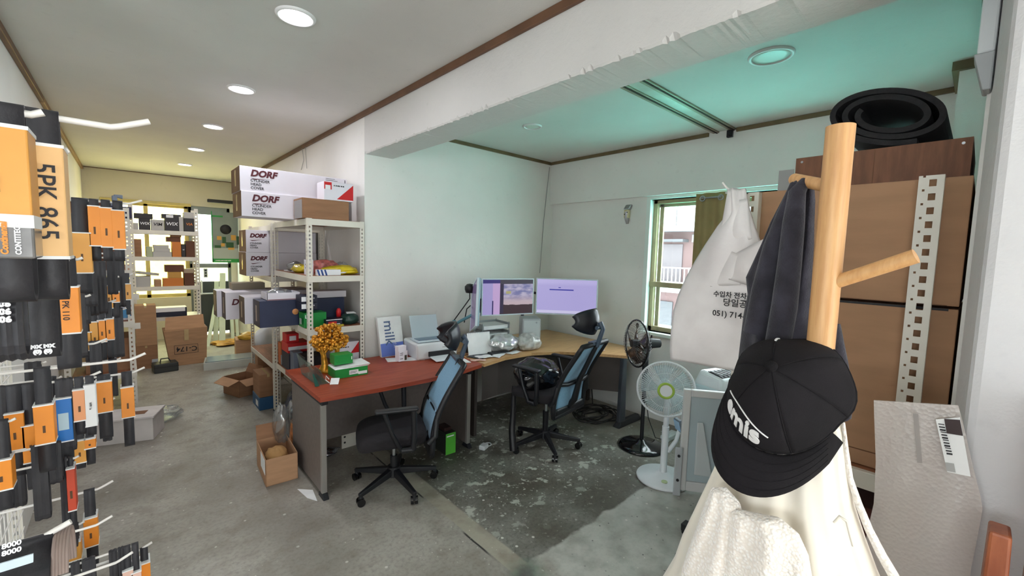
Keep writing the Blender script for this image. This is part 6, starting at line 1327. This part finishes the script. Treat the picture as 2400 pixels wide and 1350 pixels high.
def fle(sgn, X):
    def fn(u, v):
        r, a, b = fl_row(v); px = a + (b - a) * u; e = math.sin(pi * u) ** .6
        fo = (.017 * math.sin(u * 9.5 + .6 + v * 1.5) + .008 * math.sin(u * 19 - v * 4)) * min(1, v * 3)
        return at(px, r, X=X) + Vector((sgn * e * (.012 + .03 * min(1, v * 2.5)) + fo * e, 0, 0))
    return fn
MB().grid(fle(-1, 1.085), 40, 60).grid(fle(.8, 1.085), 24, 60, flip=True).build('body', FLE, sc)
def fold(pts, r, par, m, nm, flat=.6):
    MB().tube([at(px, py, X=x) for (px, py, x) in pts], r, 12).build(nm, m, par)
fold([(1888, 424, 1.06), (1868, 450, 1.045), (1860, 520, 1.035), (1850, 620, 1.03), (1838, 720, 1.02), (1822, 810, 1.02)], [.010, .016, .020, .022, .024, .024], sc, FLE, 'sleeve')
fold([(1862, 430, 1.06), (1838, 500, 1.05), (1812, 580, 1.045), (1790, 680, 1.04), (1772, 780, 1.04)], [.008, .014, .02, .024, .026], sc, FLE, 'fold')
fold([(1950, 760, 1.07), (1962, 850, 1.06), (1972, 930, 1.06), (1978, 980, 1.06)], [.014, .018, .02, .012], sc, FLE, 'cuff')
# ================================================================ cap
CAPM = NT('black_twill'); co = CAPM.co('Object'); CAPM.color(CAPM.mix(CAPM.step(CAPM.noise(9, 4, co), .3, .7), lin((19, 17, 19)), lin((28, 25, 28)))); CAPM.set(Roughness=.9, Specular_IOR_Level=.25); CAPM.bump(CAPM.noise(420, 2, co), .3, .002); CAPM = CAPM.m
cc_ = at(1826, 888, X=.895); nv = (CAM - cc_).normalized(); rv = nv.cross(Vector((0, 0, 1))).normalized() * -1; uv = nv.cross(rv)
if uv.z < 0: uv = -uv
cp = bpy.data.objects.new('baseball_cap', None); COL.objects.link(cp); cp.location = cc_; PMAT[cp.name] = Matrix.Translation(cc_); tag(cp, 'black baseball cap embroidered emis hanging on the coat stand', 'cap')
Tv = (rv * -.22 + uv * .33 + nv * .92).normalized(); Fv = (rv * -.30 + uv * -.95); Fv = (Fv - Tv * Fv.dot(Tv)).normalized(); Sv = Fv.cross(Tv)  # side
def crown(a, v):
    "a = 0 at the front"
    ph = v * pi / 2; r = .55 * math.sin(ph) + .45 * v; h = .55 * math.cos(ph) + .45 * (1 - v)
    fr = math.cos(a); rad = .092 if abs(math.sin(a)) > .99 else .092
    R = .102 + .012 * abs(fr) ** 2 + .010 * max(0, fr) ** 2; H = .105 + .010 * max(0, fr)
    w = .0045 * math.sin(a * 3 + 2.0) * math.sin(ph) * (1 - .3 * v) + .004 * math.sin(a * 5 + v * 4) * v * (fr < .2)
    return cc_ + (Fv * math.cos(a) + Sv * math.sin(a)) * (R * r + w) + Tv * (H * h - .055)
for k in range(6):
    a0 = pi / 6 + k * pi / 3 - pi / 3
    MB().grid(lambda u, v: crown(a0 + u * pi / 3, .02 + .98 * v), 12, 20).build('panel', CAPM, cp, solid=.0015)
    MB().tube([crown(a0, .03 + .97 * i / 14) + Tv * .0003 for i in range(15)], .0009, 5).build('seam', CAPM, cp)
MB().lathe([(0, .008), (.005, .0075), (.0095, .004), (.0105, 0), (.009, -.002)], 18, Matrix.Translation(crown(0, 0)) @ Tv.to_track_quat('Z', 'Y').to_matrix().to_4x4()).build('button', CAPM, cp)
am = 1.22
def brim(u, v):
    a = (u * 2 - 1) * am; b0 = crown(a, 1.0); ext = .088 * (1 - (a / am) ** 2 * .62) * v; ext = ext if abs(a) < am else 0
    c = math.cos(a); return b0 + Fv * ext + Sv * math.sin(a) * .012 * v - Tv * (.004 + .020 * v * v + .020 * (a / am) ** 2 * v) + Fv * .001
MB().grid(brim, 36, 12).build('brim', CAPM, cp, solid=.004)
for k in range(4): MB().tube([brim(i / 30, .25 + .2 * k) + Tv * .0006 for i in range(1, 30)], .0004, 4).build('brim_stitch', CAPM, cp)
MB().tube([crown((i / 40) * 2 * pi, 1.0) - Tv * .001 for i in range(40)], .0018, 6, closed=True).build('sweatband', CAPM, cp)
MB().tube([crown(pi + (i - 6) * .09, 1.0) - Tv * .006 + Fv * .01 for i in range(13)], .004, 6).build('back_strap', CAPM, cp)
# embroidery wrapped on the front panels
EMB = M('white_embroidery', (236, 234, 232), .7, bump=.3, bs=500)
cu = bpy.data.curves.new('emb', 'FONT'); cu.body = 'emis'; cu.size = .048; cu.offset = .0014; cu.align_x = 'CENTER'; cu.extrude = .0009; cu.resolution_u = 4
to = bpy.data.objects.new('tmp', cu); COL.objects.link(to); me = bpy.data.meshes.new_from_object(to.evaluated_get(bpy.context.evaluated_depsgraph_get())); bpy.data.objects.remove(to)
bm = bmesh.new(); bm.from_mesh(me); bmesh.ops.triangulate(bm, faces=bm.faces); bmesh.ops.subdivide_edges(bm, edges=bm.edges, cuts=1)
A0 = -.30
for vtx in bm.verts:
    x, y, z = vtx.co; a = A0 + x / .104; vv = .90 - y / .13; p = crown(-a, vv) ; n_ = (p - (cc_ - Tv * .055)).normalized(); vtx.co = p + n_ * (.0012 + z) - cc_
bm.to_mesh(me); bm.free(); me.materials.clear(); me.materials.append(EMB); o = bpy.data.objects.new('embroidery', me); COL.objects.link(o); o.parent = cp; PMAT[o.name] = PMAT[cp.name]
def arc(i):
    x = -.058 + .116 * i; y = .016 + .024 * math.sin(pi * (i * .86 + .10)); a = A0 + x / .104; p = crown(-a, .90 - y / .13); return p + (p - (cc_ - Tv * .055)).normalized() * .0016
MB().tube([arc(i / 30) for i in range(31)], .0014, 6).build('embroidered_arc', EMB, cp)
text(cp, 'SINCE 2017', tuple(crown(2.35, .62) - cc_ + (crown(2.35, .62) - cc_).normalized() * .004), (crown(2.35, .9) - crown(2.35, .62)), Sv.cross(Tv), .010, EMB, 0, .0004) if False else None
mb = MB()
for k, (s0, s1) in enumerate(((.60, .64), (.66, .70), (.71, .75), (.78, .80), (.82, .86), (.87, .91))): mb.tube([crown(2.62, s0) + Tv * .002, crown(2.60, s1) + Tv * .002], .0018, 5)
mb.build('small_embroidery', EMB, cp)
# ================================================================ cream fleece coat
SHER = NT('cream_sherpa'); co = SHER.co('Object'); vz = SHER.voro(170, co); SHER.color(SHER.mix(SHER.step(vz, .1, .7), lin((254, 249, 242)), lin((240, 230, 218)))); SHER.set(Roughness=1.0, Sheen_Weight=.5)
SHER.bump(SHER.math('ADD', SHER.math('MULTIPLY', SHER.math('SUBTRACT', 1.0, vz), 1.0), SHER.noise(60, 3, co)), .6, .005); SHER = SHER.m
SATN = M('cream_lining', (238, 230, 214), .45, var=.03, sheen=.3)
jk = thing('fleece_coat', 'cream sherpa coat with satin lining hung below the black cap', 'coat', (.97, .2, .62))
jrow = [(930, 1800, 1965), (985, 1745, 1978), (1060, 1712, 1985), (1120, 1694, 1992), (1180, 1676, 2012), (1240, 1658, 2035), (1300, 1642, 2064), (1360, 1628, 2100), (1430, 1615, 2110), (1560, 1570, 2100), (1700, 1570, 2080)]
def jr(v):
    k = v * (len(jrow) - 1); i = min(int(k), len(jrow) - 2); f = k - i; return [jrow[i][j] * (1 - f) + jrow[i + 1][j] * f for j in range(3)]
def jfn(u, v):
    r, a, b = jr(v); A = at(a, r, X=.985); B = at(b, r, X=.985); c = (A + B) / 2; hw2 = (A - B).length / 2; an = 2 * pi * u
    fo = 1 + .11 * math.sin(an * 9 + v * 2) * (.3 + v) + .05 * math.sin(an * 17 - v * 5)
    return Vector((c.x - math.sin(an) * hw2 * .55 * fo, c.y + math.cos(an) * hw2 * (1 + .0 * fo), c.z))
MB().grid(jfn, 90, 50, closeu=True).build('lining', SATN, jk)
q = random.Random(2)
def sher(rows_, X, nm, th=.035, seed=1):
    def rw(v):
        k = v * (len(rows_) - 1); i = min(int(k), len(rows_) - 2); f = k - i; return [rows_[i][j] * (1 - f) + rows_[i + 1][j] * f for j in range(3)]
    qq = random.Random(seed)
    def fn(sg):
        def g(u, v):
            r, a, b = rw(v); e = math.sin(pi * u) ** .5 * min(1, max(0, math.sin(pi * min(.5, v * .9))) ** .35); p = at(a + (b - a) * u, r, X=X)
            return p + Vector((sg * th * e + .006 * math.sin(u * 13 + v * 7) * e, 0, .0))
        return g
    return MB().grid(fn(-1), 44, 44).grid(fn(.5), 20, 44, flip=True).build(nm, SHER, jk)
sher([(1142, 1668, 1702), (1180, 1652, 1735), (1240, 1630, 1750), (1300, 1608, 1760), (1370, 1590, 1760), (1480, 1575, 1740), (1600, 1570, 1730)], .88, 'fleece_panel')
sher([(1195, 1712, 1735), (1215, 1705, 1830), (1250, 1700, 1872), (1300, 1695, 1895), (1360, 1690, 1905), (1480, 1690, 1910), (1600, 1690, 1910)], .865, 'fleece_panel', .03, 3)
MB().tube([at(px, py, X=.975) for px, py in ((1976, 990), (1984, 1060), (1992, 1120), (2012, 1180), (2036, 1240), (2066, 1300), (2096, 1352), (2104, 1420))], [.003, .004, .005, .006, .007, .008, .009, .009], 8).build('fleece_edge', SHER, jk)
MB().tube([at(px, py, X=.90) for px, py in ((1955, 1225), (1968, 1210), (1985, 1222), (1992, 1250), (2000, 1280))], .0025, 6).build('hanger_loop', SATN, jk)
# ================================================================ padded mailer with label, wooden post
BUB = NT('bubble_film'); BUB.n.remove(BUB.b); co = BUB.co('Object', (1, 1, 1)); 
tr_n = BUB.n.new('ShaderNodeBsdfTransparent'); df = BUB.n.new('ShaderNodeBsdfPrincipled'); df.inputs['Base Color'].default_value = lin((214, 206, 200)); df.inputs['Roughness'].default_value = .3
bn = BUB.n.new('ShaderNodeBump'); bn.inputs['Strength'].default_value = .4; bn.inputs['Distance'].default_value = .004; vo = BUB.voro(110, co); BUB.l.new(vo, bn.inputs['Height']); BUB.l.new(bn.outputs[0], df.inputs['Normal'])
mx = BUB.n.new('ShaderNodeMixShader'); mx.inputs[0].default_value = .66; BUB.l.new(tr_n.outputs[0], mx.inputs[1]); BUB.l.new(df.outputs[0], mx.inputs[2]); BUB.l.new(mx.outputs[0], BUB.out.inputs[0]); BUB = BUB.m
ml = thing('padded_mailer', 'bubble wrap mailer with a barcode label beside the pillar', 'mailer', tuple(at(2150, 1420, X=1.78)))
mrow = [(938, 2048, 2246), (1000, 2050, 2262), (1080, 2053, 2280), (1150, 2050, 2298), (1180, 2048, 2303), (1250, 2032, 2290), (1320, 2022, 2276), (1420, 2015, 2265), (1600, 2010, 2240)]
def mr(v):
    k = v * (len(mrow) - 1); i = min(int(k), len(mrow) - 2); f = k - i; return [mrow[i][j] * (1 - f) + mrow[i + 1][j] * f for j in range(3)]
def mfn(sg):
    def g(u, v):
        r, a, b = mr(v); X = 1.56; p = at(a + (b - a) * u, r + 12 * u, X=X); e = min(1, 4 * u, 4 * (1 - u), 6 * v); return p + Vector((sg * (.003 + .014 * e * (.4 + .6 * v)) + .004 * math.sin(u * 9 + v * 8) * e, 0, 0))
    return g
MB().grid(mfn(-1), 24, 40).grid(mfn(1), 24, 40, flip=True).build('envelope', BUB, ml)
def quadp(c, X, nm, m, dx=0): return MB().add([at(px, py, X=X) + Vector((dx, 0, 0)) for px, py in c], [(0, 1, 2, 3)]).build(nm, m, ml, solid=.0006)
LX = 1.535
quadp([(2193, 983), (2250, 978), (2275, 1117), (2220, 1106)], LX, 'label', PAPER)
quadp([(2213, 981), (2250, 984), (2257, 1021), (2219, 1015)], LX, 'dark_stamp', M('dark_stamp', (52, 36, 36), .6), -.002)
for k in range(12):
    y0 = 992 + k * 6.2; w = 2 + (k * 7 % 3); px = 2199 + k * 1.75; quadp([(px, y0), (px + 14, y0 + 2), (px + 14.5, y0 + w + 2), (px + .5, y0 + w)], LX, 'bar', INK, -.002)
quadp([(2215, 1083), (2236, 1086), (2240, 1107), (2219, 1103)], LX, 'grey_print', GREYST, -.002)
quadp([(2140, 968), (2152, 970), (2162, 1085), (2150, 1084)], LX, 'grey_tape', M('grey_tape', (150, 144, 140), .4), -.001)
wpz = at(2366, 1252, X=1.45).z
wp_ = thing('wooden_post', 'reddish brown wooden post at the lower right corner', 'post', (1.45, -.13, 0))
RWD = wood('red_wood', (134, 70, 44), (166, 96, 62), (10, 10, 2), .4)
MB().hull([(1.43, -.12, 0), (1.54, -.12, 0), (1.54, -.05, 0), (1.43, -.05, 0)], [(1.43, -.095, wpz), (1.5, -.095, wpz), (1.5, -.06, wpz), (1.43, -.06, wpz)]).build('upright', RWD, wp_, bevel=.006)
MB().hull([(1.42, -.32, 0), (1.56, -.32, 0), (1.56, -.12, 0), (1.42, -.12, 0)], [(1.44, -.30, wpz + .3), (1.54, -.30, wpz + .3), (1.54, -.125, wpz + .3), (1.44, -.125, wpz + .3)]).build('board', RWD, wp_, bevel=.006)
zm = mfn(0)(.5, 1.0).z
carton('plain kraft carton on the floor under the bubble wrap mailer', (1.56, .13, 0), (.20, .22, zm - .004), 0, CARD2, tape=True)
